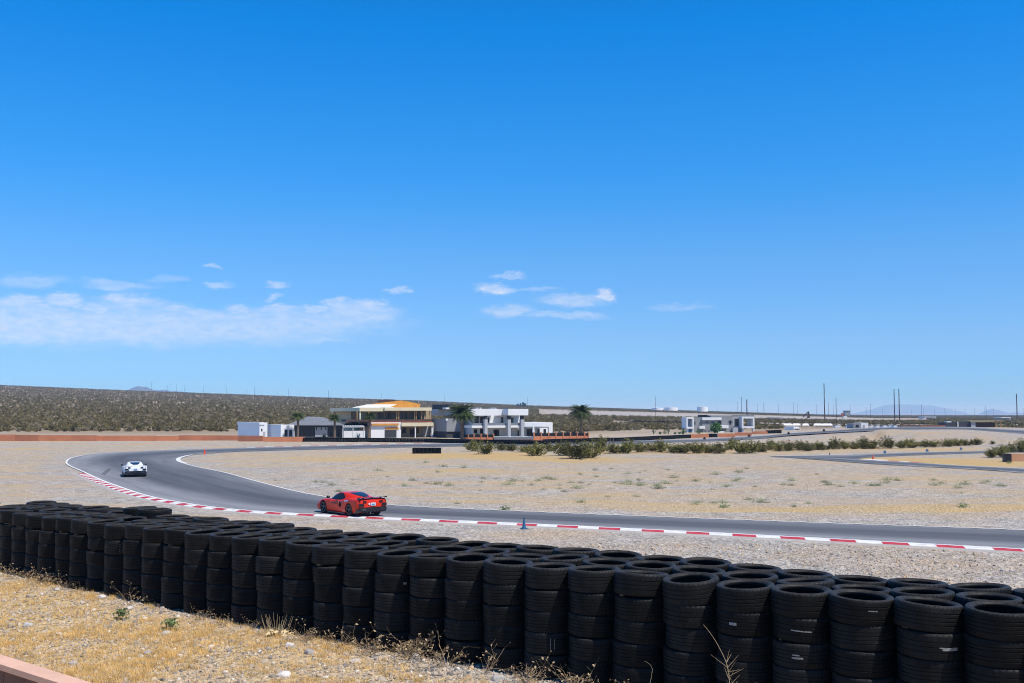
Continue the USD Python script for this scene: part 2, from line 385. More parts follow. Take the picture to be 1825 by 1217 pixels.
MG, MA = ground_material(), asphalt_material()
m_white = M('white_paint', (.78, .78, .77), .6, vary=.08, vscale=1.2)
m_kwhite = M('kerb_white', (.62, .61, .59), .7, vary=.2, vscale=2.5)
m_kred = M('kerb_red', (.42, .04, .055), .7, vary=.28, vscale=2.5)
m_conc = M('concrete', (.36, .33, .30), .85, vary=.12, vscale=1.5, bump=.3)
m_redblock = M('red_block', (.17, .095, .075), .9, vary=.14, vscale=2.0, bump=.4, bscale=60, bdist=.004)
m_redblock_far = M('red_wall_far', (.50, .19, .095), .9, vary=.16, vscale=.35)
m_pinkcap = M('pink_coping', (.58, .36, .265), .88, vary=.09, vscale=2.5, bump=.35, bscale=70, bdist=.004)
m_black = M('black_paint', (.012, .012, .013), .5)
m_steel = M('weathered_steel', (.06, .028, .02), .7, vary=.25, vscale=.4)
m_wood = M('wood_pole', (.045, .033, .028), .85)
m_wire = M('wire_grey', (.05, .05, .055), .6)

# ------------------------------------------------------------------ ground
def build_ground():
    rings = [0.0] + list(np.geomspace(2.0, 34000, 520))
    azs = np.r_[np.arange(-180, -34, 4.0), np.arange(-34, 34.01, .2), np.arange(38, 180, 4.0)]
    na = len(azs)
    R = np.array(rings[1:])
    A = np.radians(azs)
    X = np.outer(R, np.sin(A)); Y = np.outer(R, np.cos(A))
    Z = ground_z(X, Y)
    # masks: r = desert soil, g = dry yellow grass, b = bare graded dirt
    q, k = wall_q(X, Y)
    px = np.where(Y > 1, CX + F * X / np.maximum(Y, 1), CX)
    desert = smooth(238, 300, Y - 25 * smooth(900, 1300, px))
    dry = np.zeros_like(X)
    def spot(x, y, w, h, s):
        p = on(x, y)
        nonlocal dry
        dry = np.maximum(dry, 1.12 * s * np.exp(-((X - p[0]) / w) ** 2 - ((Y - p[1]) / h) ** 2))
    for x, y, w, h, s in [(760, 812, 9, 14, .62), (900, 812, 10, 16, .6), (1000, 818, 14, 12, .52), (600, 815, 14, 16, .42), (840, 838, 8, 2.5, .5), (1180, 806, 20, 10, .45), (1350, 803, 22, 12, .45), (1550, 800, 26, 14, .42),
                          (1640, 820, 12, 9, .75), (1740, 825, 10, 10, .72), (1600, 905, 20, 4, .45), (1400, 908, 14, 3, .42), (1000, 893, 9, 3, .42), (1150, 895, 9, 3, .36), (830, 893, 6, 2.5, .44), (800, 870, 8, 6, .3),
                          (1130, 862, 9, 6, .3), (1500, 893, 12, 4, .32), (60, 830, 8, 10, .36), (110, 815, 7, 9, .36), (40, 800, 20, 14, .3), (900, 858, 12, 5, .3), (500, 845, 10, 9, .25), (700, 850, 14, 9, .28), (1600, 783, 30, 10, .35), (1300, 880, 30, 14, .2)]:
        spot(x, y, w, h, s)
    front = smooth(0.2, -1.2, q)
    dry = np.maximum(dry, front * (.44 + .08 * smooth(2, -7, X)))
    dry = np.maximum(dry, .28 * np.exp(-((q - 7.0) / 2.0) ** 2) * smooth(14.5, 18, k))
    dry = np.maximum(dry, .165 * smooth(52, 60, Y) + .10)
    bare = np.zeros_like(X)
    bare = np.maximum(bare, .8 * smooth(700, 760, Y) * smooth(1120, 1000, Y) * smooth(930, 1000, px) * smooth(1700, 1500, px))
    bare = np.maximum(bare, .55 * smooth(420, 440, Y) * smooth(520, 490, Y) * smooth(1080, 1150, px))
    d, idx = _tree.query(np.stack([X, Y], -1).reshape(-1, 2)); d = d.reshape(X.shape) - THW[idx.reshape(X.shape)]
    dry = dry * smooth(.5, 3.5, d)
    desert = desert * smooth(4, 30, d)
    V = np.vstack([[0, 0, gz(0, .1)], np.stack([X, Y, Z], -1).reshape(-1, 3)])
    Mk = np.vstack([[0, .3, 0], np.stack([desert, dry, bare], -1).reshape(-1, 3)])
    i = np.arange(na); j = (i + 1) % na
    Fs = [np.stack([np.zeros(na, int), 1 + j, 1 + i], 1)]
    for r in range(len(R) - 1):
        a, b = 1 + r * na, 1 + (r + 1) * na
        Fs += [np.stack([a + i, a + j, b + j], 1), np.stack([a + i, b + j, b + i], 1)]
    f = np.vstack(Fs)
    n = np.cross(V[f[:, 1]] - V[f[:, 0]], V[f[:, 2]] - V[f[:, 0]])
    f[n[:, 2] < 0] = f[n[:, 2] < 0][:, ::-1]
    o = obj('ground', (V, f), MG, smooth=True, kind='structure')
    UsdGeom.PrimvarsAPI(o).CreatePrimvar('mask', Sdf.ValueTypeNames.Color3fArray, 'vertex').Set(Vt.Vec3fArray.FromNumpy(Mk.astype(np.float32)))
build_ground()

def strip(a, b, ua=0.0, ub=1.0, dz=0.0, n=1):
    """ribbon between polylines a and b; returns mesh, uv (across, metres along)"""
    s = np.r_[0, np.cumsum(np.linalg.norm(np.diff((a + b) / 2, axis=0), axis=1))]
    t = np.linspace(0, 1, n + 1)
    V = (a[:, None] * (1 - t)[None, :, None] + b[:, None] * t[None, :, None]).reshape(-1, 3) + [0, 0, dz]
    U = np.stack([np.tile(ua + (ub - ua) * t, len(a)), np.repeat(s, n + 1)], 1)
    f = []
    for r in range(len(a) - 1):
        for c in range(n):
            p = r * (n + 1) + c
            f += [(p, p + 1, p + n + 2), (p, p + n + 2, p + n + 1)]
    f = np.array(f)
    nn = np.cross(V[f[:, 1]] - V[f[:, 0]], V[f[:, 2]] - V[f[:, 0]])
    f[nn[:, 2] < 0] = f[nn[:, 2] < 0][:, ::-1]
    return trimesh.Trimesh(V, f, process=False), U

def perp_out(o, i):
    d = o - i; d[:, 2] = 0
    return d / np.linalg.norm(d, axis=1)[:, None]
OUTN = perp_out(TO.copy(), TI)
# the true normals of the outer and inner edges
def edge_normals(P, ref):
    t = np.gradient(P[:, :2], axis=0)
    n = np.stack([-t[:, 1], t[:, 0], 0 * t[:, 0]], 1); n /= np.linalg.norm(n, axis=1)[:, None] + 1e-9
    s = np.sign((n * ref).sum(1)); s[s == 0] = 1
    return n * s[:, None]
NO, NI = edge_normals(TO, OUTN), edge_normals(TI, -OUTN)

mesh, uv = strip(TO, TI, n=8, dz=.02)
obj('race_track', mesh, MA, uv=uv, smooth=True, kind='structure')
for b, nm in ((BA, 'side_track'), (BB, 'side_track')):
    mesh, uv = strip(b[0], b[1], n=4, dz=.012 if b is BA else .026)
    obj(nm, mesh, MA, uv=uv, smooth=True, kind='structure')

def near_idx(px, P, lo, hi):
    q = CX + F * P[lo:hi, 0] / P[lo:hi, 1]
    return lo + int(np.argmin(np.abs(q - px)))
apex = int(np.argmin(CX + F * TO[:, 0] / TO[:, 1]))
iapex = int(np.argmin(np.where(TS < TS[apex] * 1.4, CX + F * TI[:, 0] / TI[:, 1], 9999)))
# white edge lines, painted
def line(P, Nn, i0, i1, w, off, name, kind='structure'):
    m, u = strip(P[i0:i1] + Nn[i0:i1] * off, P[i0:i1] + Nn[i0:i1] * (off - w), dz=.036)
    return obj(name, m, m_white, kind=kind)
k150 = near_idx(152, TO, 0, apex)
k166 = near_idx(240, TO, apex, len(TO))
line(TO, NO, 0, k166, .16, 0, 'outer_edge_line')
line(TI, NI, 0, near_idx(380, TI, iapex, len(TI) - 60), .13, 0, 'inner_edge_line')
# a broad white apex strip at the inner corner
a0, a1 = near_idx(335, TI, 0, iapex), near_idx(350, TI, iapex, iapex + 60)
m, u = strip(TI[a0:a1] + NI[a0:a1] * .35, TI[a0:a1] - NI[a0:a1] * .02, dz=.045)
obj('apex_strip', m, m_kwhite, kind='structure')

# kerb of red and white blocks along the outer near edge
def kerb(P, Nn, i0, i1, w, seg, parent, slant=.3, gap=.004, red=m_kred):
    s = np.r_[0, np.cumsum(np.linalg.norm(np.diff(P[i0:i1, :2], axis=0), axis=1))]
    f, g = PchipInterpolator(s, P[i0:i1]), PchipInterpolator(s, Nn[i0:i1])
    k, n = 0.0, 0
    while k + seg < s[-1]:
        e = k + seg - gap
        V = []
        for t in (k, (k + e) / 2, e):
            p, nn = f(t), g(t)
            tv = np.array([-nn[1], nn[0], 0]) * slant
            for o, z in ((0.02, .028), (w * .35, .06), (w, .030), (w + .05, .012)):
                V.append(p + nn * o + tv * o + [0, 0, z])
        V = np.array(V)
        fc = []
        for r in range(2):
            for c in range(3):
                p = r * 4 + c
                fc += [(p, p + 1, p + 5), (p, p + 5, p + 4)]
        fc = np.array(fc)
        nr = np.cross(V[fc[:, 1]] - V[fc[:, 0]], V[fc[:, 2]] - V[fc[:, 0]])
        if nr[:, 2].mean() < 0:
            fc = fc[:, ::-1]
        obj('kerb_block', (V, fc), red if n % 2 else m_kwhite, parent)
        k += seg; n += 1
    return n
kp = set_data(UsdGeom.Xform.Define(stage, '/World/kerb').GetPrim(), kind='structure')
kerb(TO, NO, near_idx(2100, TO, 0, 60), k150, .66, 1.08, kp)
# plain concrete skirt outside the kerb
ks = slice(near_idx(2100, TO, 0, 60), k150)
m, u = strip(TO[ks] + NO[ks] * .66, TO[ks] + NO[ks] * 1.05, dz=.014)
m2, u = strip(TO[ks] + NO[ks] * 1.05 + [0, 0, .014], TO[ks] + NO[ks] * 1.5 - [0, 0, .16])
obj('kerb_skirt', cat([m, m2]), m_conc, kind='structure')
kp2 = set_data(UsdGeom.Xform.Define(stage, free('/World/kerb')).GetPrim(), kind='structure')
kerb(TO, NO, near_idx(440, TO, apex, len(TO)), near_idx(790, TO, apex, len(TO)), .9, 1.7, kp2, slant=0)
# side track: white edge, red and white kerb at the gore
kp3 = set_data(UsdGeom.Xform.Define(stage, free('/World/kerb')).GetPrim(), kind='structure')
NB = edge_normals(BB[0], perp_out(BB[0].copy(), BB[1]))
b0, b1 = near_idx(1560, BB[0], 0, len(BB[0])), near_idx(1668, BB[0], 0, len(BB[0]))
kerb(BB[0], NB, b0, b1, .9, 1.5, kp3, slant=0)
bi = near_idx(1525, BB[0], 0, len(BB[0]))
m, u = strip(BB[0][bi:b0 + 1] + NB[bi:b0 + 1] * np.linspace(1.6, 2.2, b0 + 1 - bi)[:, None], BB[0][bi:b0 + 1], dz=.05)
obj('gore_paint', m, m_kwhite, kind='structure')
m, u = strip(BB[0][b1:] + NB[b1:] * .16, BB[0][b1:], dz=.03); obj('side_edge_line', m, m_white, kind='structure')
NBi = edge_normals(BB[1], -perp_out(BB[0].copy(), BB[1]))
dsh = set_data(UsdGeom.Xform.Define(stage, '/World/dashed_line').GetPrim(), kind='structure')
for k in range(near_idx(1620, BB[1], 0, len(BB[1])), len(BB[1]) - 4, 4):
    m, u = strip(BB[1][k:k + 3] + NBi[k:k + 3] * .2, BB[1][k:k + 3], dz=.032); obj('dash', m, m_white, dsh)
NA = edge_normals(BA[0], perp_out(BA[0].copy(), BA[1]))
ka = near_idx(1535, BA[0], 0, len(BA[0]))
m, u = strip(BA[0][:ka] + NA[:ka] * .25, BA[0][:ka], dz=.03); obj('side_edge_line', m, m_white, kind='structure')
# tyre marks left on the asphalt in the hairpin
m_rub = M('rubber_mark', (.072, .073, .078), .7, vary=.3, vscale=1.5)
rm = set_data(UsdGeom.Xform.Define(stage, '/World/skid_marks').GetPrim(), kind='structure')
for pts in ([(182, 846), (186, 842), (191, 838.5), (195, 835)], [(186, 846.3), (190, 842.2), (194.5, 838.7), (198, 835.6)]):
    c = np.array([on(*p) for p in pts]); w = np.array([.06, 0, 0])
    m, u = strip(c - w, c + w, dz=.032); obj('skid_mark', m, m_rub, rm)

# ------------------------------------------------------------------ haze
usdkit.material(stage, '/World/Looks/haze_air', {'v': ('principled_volume', {'color': (.34, .64, 1.0), 'absorption_color': (1, 1, 1), 'density': 1.1e-4, 'anisotropy': 0.0})}, volume='v.volume')
obj('haze', box(-35000, 35000, -35000, 35000, -90, 178), UsdShade.Material.Get(stage, '/World/Looks/haze_air'), label='thin pale blue air that fades the far mountains', kind='stuff', category='haze')

# ------------------------------------------------------------------ tyres of the barrier
def rubber():
    N = {'g': ('geometry', {}), 'oi': ('object_info', {}), 'n': ('noise_texture', {'scale': 9.0, 'detail': 6.0, 'roughness': .65}),
         'r': ('rgb_ramp', {'ramp': [(.3, (.005, .005, .0051)), (.6, (.0085, .0085, .0087)), (.82, (.020, .019, .018))]}),
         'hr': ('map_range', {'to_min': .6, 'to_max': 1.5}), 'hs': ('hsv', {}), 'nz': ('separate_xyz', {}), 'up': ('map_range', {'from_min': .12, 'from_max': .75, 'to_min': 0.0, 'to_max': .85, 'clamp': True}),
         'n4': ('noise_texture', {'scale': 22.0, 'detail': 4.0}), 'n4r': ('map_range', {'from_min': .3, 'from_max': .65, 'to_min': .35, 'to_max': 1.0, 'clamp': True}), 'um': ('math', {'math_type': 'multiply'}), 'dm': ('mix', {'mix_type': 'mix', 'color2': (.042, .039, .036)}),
         'rr': ('map_range', {'from_min': .3, 'from_max': .7, 'to_min': .42, 'to_max': .62}),
         'bn': ('noise_texture', {'scale': 60.0, 'detail': 3.0}), 'b': ('bump', {'strength': .25, 'distance': .004}),
         'p': ('principled_bsdf', {'specular_ior_level': .11})}
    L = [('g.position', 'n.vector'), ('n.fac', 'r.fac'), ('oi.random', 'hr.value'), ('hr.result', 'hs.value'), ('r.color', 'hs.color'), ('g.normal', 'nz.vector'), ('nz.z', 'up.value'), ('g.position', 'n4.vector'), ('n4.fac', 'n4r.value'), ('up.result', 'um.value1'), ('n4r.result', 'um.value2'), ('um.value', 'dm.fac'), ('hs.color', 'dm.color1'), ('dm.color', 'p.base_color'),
         ('n.fac', 'rr.value'), ('rr.result', 'p.roughness'), ('g.position', 'bn.vector'), ('bn.fac', 'b.height'), ('b.normal', 'p.normal')]
    return usdkit.material(stage, '/World/Looks/tyre_rubber', N, L, surface='p.BSDF')
m_rubber = rubber()
TH = .267                                    # height of a tyre lying in a stack

def tyre_parts(w=.1335, R=.331, bead=.238, grooves=(-.058, -.021, .021, .058), notch=3, n=132):
    def ring(prof, dip=()):
        m = lathe(prof, n)
        v = np.array(m.vertices).reshape(n, len(prof), 3)
        for k in dip:
            sel = np.arange(n) % notch == 0
            v[sel, k, :2] *= .978
        return trimesh.Trimesh(v.reshape(-1, 3), m.faces, process=False)
    outer = [(R - .013, -w + .0095), (R - .0035, -w + .021), (R - .001, -w + .036)]
    for g in grooves:
        outer += [(R, g - .006), (R - .009, g - .0045), (R - .009, g + .0045), (R, g + .006)]
    outer += [(R - .001, w - .036), (R - .0035, w - .021), (R - .013, w - .0095)]
    casing = [(R - .021, w - .03), (R - .022, 0), (R - .021, -w + .03)]
    tread = ring(outer + casing, dip=(1, 2, len(outer) - 3, len(outer) - 2))
    side = [(bead + .006, w - .052), (bead, w - .034), (bead + .004, w - .022), (bead + .012, w - .0165), (bead + .016, w - .0185), (bead + .024, w - .009), (bead + .045, w - .001),
            (bead + .049, w - .0005), (bead + .051, w - .0025), (bead + .058, w - .003), (R - .022, w - .005), (R - .0128, w - .0092)]
    back = [(R - .03, w - .03), (bead + .03, w - .035)]
    up = ring(side + back)
    dn = up.copy(); dn.vertices[:, 2] *= -1; dn.faces = dn.faces[:, ::-1]
    return tread, up, dn

TYRES = []
for nm, kw in (('road_tyre_pattern', {}), ('worn_tyre_pattern', dict(grooves=(-.05, 0, .05), notch=4, bead=.232)), ('wide_tyre_pattern', dict(R=.336, grooves=(-.066, -.03, .03, .066), notch=2, bead=.243))):
    c = klass(nm)
    for part, mesh in zip(('tread', 'sidewall', 'sidewall'), tyre_parts(**kw)):
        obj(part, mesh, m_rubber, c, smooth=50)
    TYRES.append(c)

TOPS = np.array([(39, 2.12), (418, 2.0), (662, 1.99), (983, 1.92), (1236, 1.9), (1533, 1.93), (1770, 1.90)])
ORD = ['rightmost'] + [w + ' from the right' for w in 'second third fourth fifth sixth seventh eighth ninth tenth eleventh twelfth thirteenth fourteenth fifteenth sixteenth seventeenth eighteenth nineteenth twentieth twenty-first twenty-second twenty-third twenty-fourth twenty-fifth twenty-sixth twenty-seventh twenty-eighth twenty-ninth thirtieth thirty-first thirty-second thirty-third thirty-fourth thirty-fifth thirty-sixth'.split()]
LEVEL = ['top', 'second-highest', 'middle', 'second-lowest', 'bottom']
m_chalk = M('tyre_chalk', (.22, .22, .22), .85, vary=.6, vscale=60)
hidden = []
r2 = np.random.default_rng(11)
stacks = []
for row in range(3):
    for i, (X, Y, h) in enumerate(WALL):
        t = np.array([math.cos(h), math.sin(h)]); n = np.array([-t[1], t[0]])
        p = np.array([X, Y]) + row * (.63 * n - .2 * t)
        px = CX + F * p[0] / p[1]
        ztop = CAMZ - np.interp(px, TOPS[:, 0], TOPS[:, 1]) + r2.normal(0, .012) - (.0 if row == 0 else .01)
        if row == 2 and abs(px - 268) < 16:
            ztop += .10
        stacks.append((row, px, p, ztop))
CHALK = {(1533, 0): [(.35, .03, .10, .012), (.35, .008, .06, .01)], (1430, 2): [(-.25, .02, .08, .014), (-.2, -.01, .12, .02)], (1647, 1): [(.3, 0, .05, .012), (.55, -.01, .16, .03)],
         (1647, 3): [(.62, 0, .10, .075)], (1430, 1): [(-.1, .0, .22, .012)], (1330, 1): [(-.45, 0, .09, .03)], (980, 3): [(.0, 0, .008, .14), (.14, 0, .008, .12)], (226, 1): [(-.2, 0, .02, .16)], (39, 1): [(-.1, 0, .02, .14)], (717, 1): [(.3, .0, .05, .03)]}
for row in range(3):
    S = sorted([s for s in stacks if s[0] == row], key=lambda s: -s[1])
    vis = [s for s in S if -45 < s[1] < 1870]
    for s in S:
        j = vis.index(s) if s in vis else -1
        _, px, p, zt = s
        for lv in range(5):
            seen = j >= 0 and (row == 0 or lv < (2 if row == 1 else 1))
            jit = r2.normal(0, .011, 2)
            loc = (p[0] + jit[0], p[1] + jit[1], zt - TH * (lv + .5))
            rz, tl, kind = r2.uniform(0, 2 * PI), r2.normal(0, 1.1 if lv else 1.7, 2), r2.choice(3, p=[.5, .25, .25])
            if not seen:
                hidden.append((loc, rz, kind)); continue
            lab = f"black tyre, {LEVEL[lv]} of its stack, {ORD[j]} in the {('front', 'middle', 'back')[row]} row"
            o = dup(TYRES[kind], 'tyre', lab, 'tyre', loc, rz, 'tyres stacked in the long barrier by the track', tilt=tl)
            ck = [v for k, v in CHALK.items() if row == 0 and lv == k[1] and abs(px - k[0]) < 22]
            if ck:
                o.SetInstanceable(False)
                set_data(o, f"black tyre with white marks, {LEVEL[lv]} in its front stack, {ORD[j]}")
                to_cam = math.atan2(-p[1], -p[0]) - rz
                for (ang, z0, wd, hg) in ck[0]:
                    a = np.linspace(-wd / 2, wd / 2, 7) / .334 + to_cam + ang
                    V = np.array([(math.cos(q) * rr * .334, math.sin(q) * rr * .334, z) for q in a for rr, z in ((1.0, z0 - hg / 2), (1.0, z0 + hg / 2))])
                    fc = np.array([f for k in range(6) for f in ((2 * k, 2 * k + 2, 2 * k + 3), (2 * k, 2 * k + 3, 2 * k + 1))])
                    obj('chalk_mark', (V, fc), m_chalk, o)

def instancer(name, protos, pos, rot_z, scl, idx, label, cat, kind='stuff'):
    pi = UsdGeom.PointInstancer.Define(stage, free('/World/' + name))
    base = str(pi.GetPath())
    tg = []
    for k, (nm, mesh, mat, sm) in enumerate(protos):
        pp = f'{base}/{nm}' + (f'_{k:03d}' if k else '')
        usdkit.mesh(stage, pp, mesh, mat, smooth=sm); tg.append(pp)
    pi.CreatePrototypesRel().SetTargets(tg)
    pi.CreatePositionsAttr(Vt.Vec3fArray.FromNumpy(np.asarray(pos, np.float32)))
    pi.CreateProtoIndicesAttr(Vt.IntArray.FromNumpy(np.asarray(idx, np.int32)))
    pi.CreateScalesAttr(Vt.Vec3fArray.FromNumpy(np.asarray(scl, np.float32)))
    rz = np.asarray(rot_z)
    if rz.ndim == 1:
        q = np.stack([np.cos(rz / 2), 0 * rz, 0 * rz, np.sin(rz / 2)], 1)
    else:
        q = rz
    pi.CreateOrientationsAttr(Vt.QuathArray([Gf.Quath(float(a), float(b), float(c), float(d)) for a, b, c, d in q]))
    return set_data(pi.GetPrim(), label, cat, None, kind)

low = cat([*tyre_parts(n=40, notch=50)])
hid = np.array([h[0] for h in hidden])
instancer('hidden_tyres', [('tyre', low, m_rubber, 50)], hid, np.array([h[1] for h in hidden]), np.ones((len(hid), 3)), np.zeros(len(hid), int), 'lower black tyres buried inside the long stacked barrier', 'tyres')

# the short row of tyre stacks on the infield
c0, c1 = on(739, 807.5), on(782, 807.5)
for k in range(7):
    b = c0 + (c1 - c0) * k / 6
    for lv in range(3):
        dup(TYRES[k % 3], 'tyre', f"black tyre, {('bottom', 'middle', 'top')[lv]}, {('leftmost', 'second from left', 'third from left', 'middle', 'third from right', 'second from right', 'rightmost')[k]} in the short infield stack row",
            'tyre', (b[0], b[1] + r2.normal(0, .03), gz(b[0], b[1]) + .13 + TH * lv), r2.uniform(0, 6), 'tyres of the short infield row', scale=(1.02, 1.02, 1))

def tyre_run(pts, levels, label, z=None):
    """a far stretch of tyre wall, stacks too small to pick apart"""
    P = np.array([grounded(*p) if len(p) == 2 else at(*p) for p in pts])
    d = np.r_[0, np.cumsum(np.linalg.norm(np.diff(P, axis=0), axis=1))]
    s = np.arange(0, d[-1], .67)
    Q = np.stack([np.interp(s, d, P[:, k]) for k in range(3)], 1)
    pos = np.concatenate([Q + [0, 0, .13 + TH * l] for l in range(levels)])
    instancer('tyre_barrier', [('tyre', lathe([(.24, -.1), (.29, -.13), (.325, -.09), (.325, .09), (.29, .13), (.24, .1)], 14, closed=True), m_rubber, 40)], pos, r2.uniform(0, 6, len(pos)), np.ones((len(pos), 3)), np.zeros(len(pos), int), label, 'tyre barrier')
tyre_run([(543, 787.2), (640, 787.5), (760, 788.6), (862, 791.0), (976, 793)], 3, 'long low black tyre wall in front of the houses')
tyre_run([(970, 790.5), (1030, 788.8), (1082, 787.2)], 3, 'black tyre wall before the right end of the pillared fence')
tyre_run([(1060, 787), (1100, 787.3), (1160, 784), (1229, 780.8)], 3, 'black tyre wall running up to the small grey house')
tyre_run([(1264, 779.6), (1280, 779.2)], 3, 'short black tyre wall before the small grey house')
tyre_run([(1367, 772.8), (1393, 772)], 3, 'short black tyre wall at the roadside right of the grey house')

# ------------------------------------------------------------------ near red block wall, lower left corner
wp0, wp1 = at(-160, 1150, 12.9), at(0, 1167, 12.6)
wd = np.array([*(at(165, 1217, 11.9) - at(0, 1165.5, 12.75))[:2], 0]); WL = np.linalg.norm(wd); wd /= WL
zt = .5 * (at(0, 1165, 12.75)[2] + at(165, 1217, 11.9)[2])
e0 = at(0, 1165.5, 12.75)
wn = np.array([wd[1], -wd[0], 0]); wn = wn if wn[1] < 0 else -wn
slope = (at(165, 1217, 11.9)[2] - e0[2]) / WL
nw = thing('block_wall', 'red block wall with pale pink coping at the lower left corner', 'wall', (e0[0], e0[1], e0[2]), math.atan2(wd[1], wd[0]))
r3 = np.random.default_rng(3)
sgn = -1 if np.dot(np.array([-math.sin(math.atan2(wd[1], wd[0])), math.cos(math.atan2(wd[1], wd[0])), 0]), wn) < 0 else 1
TW = .24
for k in range(-3, 6):
    x0, x1 = k * .6 + .003, k * .6 + .597
    y = sorted([0, sgn * TW])
    b = box(x0, x1, y[0], y[1], -.07, 0 + r3.normal(0, .0015)); b.vertices[:, 2] += slope * b.vertices[:, 0]
    obj('coping_block', b, m_pinkcap, nw)
for c in range(4):
    for k in range(-5, 8):
        x0 = k * .4 + (.2 if c % 2 else 0)
        y = sorted([sgn * .03, sgn * (TW - .03) + r3.normal(0, .0015)])
        b = box(x0 + .004, x0 + .396, y[0], y[1], -.08 - .2 * (c + 1) + .008, -.08 - .2 * c); b.vertices[:, 2] += slope * b.vertices[:, 0]
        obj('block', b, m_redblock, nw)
jb = box(-1.9, 3.4, min(sgn * .04, sgn * (TW - .036)), max(sgn * .04, sgn * (TW - .036)), -.95, -.072); jb.vertices[:, 2] += slope * jb.vertices[:, 0]
obj('mortar', jb, m_conc, nw)

# ------------------------------------------------------------------ cars
def loft(stations, prof, nx=44, nsub=6):
    """closed loft: stations rows (x, ...params), prof(params) -> half section from bottom centre to top centre"""
    st = np.array(stations, float); st = st[np.argsort(st[:, 0])]
    xs = np.linspace(st[0, 0], st[-1, 0], nx)
    P = PchipInterpolator(st[:, 0], st[:, 1:])(xs)
    S = []
    for x, p in zip(xs, P):
        h = np.array(prof(p))
        t = np.r_[0, np.cumsum(np.linalg.norm(np.diff(h, axis=0), axis=1))]
        u = np.concatenate([np.linspace(a, b, nsub, endpoint=False) for a, b in zip(np.arange(len(h) - 1), np.arange(1, len(h)))] + [[len(h) - 1]])
        hh = PchipInterpolator(np.arange(len(h)), h)(u)
        full = np.vstack([hh, hh[-2:0:-1] * [-1, 1]])
        S.append(np.column_stack([np.full(len(full), x), full]))
    S = np.array(S); n, m = S.shape[:2]
    V = S.reshape(-1, 3); f = []
    for i in range(n - 1):
        for j in range(m):
            k = (j + 1) % m
            f += [(i * m + j, (i + 1) * m + j, (i + 1) * m + k), (i * m + j, (i + 1) * m + k, i * m + k)]
    c0, c1 = len(V), len(V) + 1
    V = np.vstack([V, S[0].mean(0), S[-1].mean(0)])
    for j in range(m):
        k = (j + 1) % m
        f += [(c0, j, k), (c1, (n - 1) * m + k, (n - 1) * m + j)]
    t = trimesh.Trimesh(V, np.array(f), process=False)
    if t.volume < 0:
        t.invert()
    return t

def manif(t):
    return m3.Manifold(m3.Mesh(np.asarray(t.vertices, np.float32), np.asarray(t.faces, np.uint32)))

#        x     W     zlow  zsh   zmid  top half-width fraction, z centre
BODY = [(-2.36, .80, .36, .86, .62, .92), (-2.30, .90, .30, .93, .62, .965), (-2.05, .945, .20, .955, .60, .985), (-1.45, .968, .16, .945, .56, .965), (-.85, .955, .15, .86, .52, .90), (-.2, .925, .15, .80, .50, .86), (.45, .925, .15, .785, .50, .83),
        (.95, .94, .15, .80, .50, .82), (1.27, .955, .15, .79, .50, .775), (1.65, .945, .16, .69, .46, .685), (2.0, .90, .17, .57, .40, .575), (2.2, .80, .20, .47, .36, .48), (2.28, .66, .24, .40, .34, .41)]
def body_prof(p):
    W, zl, zs, zm, zc = p
    return [(0, zl), (W * .86, zl), (W * .965, zl + .10), (W, zm), (W * .985, zs - .10), (W * .90, zs), (W * .55, .35 * zs + .65 * zc), (0, zc)]
CABIN = [(-2.0, .50, .18, .93, .97), (-1.75, .62, .30, .90, 1.015), (-1.2, .74, .46, .86, 1.12), (-.7, .79, .52, .80, 1.195), (-.25, .80, .545, .76, 1.228), (.1, .79, .55, .75, 1.222), (.4, .78, .53, .75, 1.15), (.7, .75, .50, .75, 1.015), (1.0, .69, .48, .74, .885), (1.15, .64, .45, .73, .80)]
def cabin_prof(p):
    wb, wt, zb, zt_ = p
    return [(0, zb - .12), (wb, zb - .12), (wb, zb), (wb * .55 + wt * .45, zb + .52 * (zt_ - zb)), (wt, zt_ - .035), (wt * .6, zt_ - .006), (0, zt_)]

def cabin_at(x):
    st = np.array(CABIN); st = st[np.argsort(st[:, 0])]
    return PchipInterpolator(st[:, 0], st[:, 1:])(x)

def side_patch(xs, lo, hi, sy, off=.008):
    """glass on the cabin side between fractions lo and hi of its height"""
    V, f = [], []
    for k, x in enumerate(xs):
        h = PchipInterpolator(np.arange(7), np.array(cabin_prof(cabin_at(x))))
        for t in np.linspace(lo[k], hi[k], 5):
            y, z = h(2 + 2 * t)
            V.append((x, sy * (y + off), z + off * .4))
    for i in range(len(xs) - 1):
        for j in range(4):
            a = i * 5 + j
            f += [(a, a + 5, a + 6), (a, a + 6, a + 1)]
    f = np.array(f)
    return np.array(V), f if sy < 0 else f[:, ::-1]

def top_patch(xs, half, off=.008, n=9):
    V, f = [], []
    for k, x in enumerate(xs):
        st = cabin_at(x); h = np.array(cabin_prof(st))
        P = PchipInterpolator(np.arange(7), h)(np.linspace(3, 6, 40))
        o = np.argsort(P[:, 0])
        for y in np.linspace(-half[k], half[k], n):
            V.append((x, y, np.interp(abs(y), P[o, 0], P[o, 1]) + off))
    for i in range(len(xs) - 1):
        for j in range(n - 1):
            a = i * n + j
            f += [(a, a + n, a + n + 1), (a, a + n + 1, a + 1)]
    f = np.array(f)[:, ::-1]
    return np.array(V), f

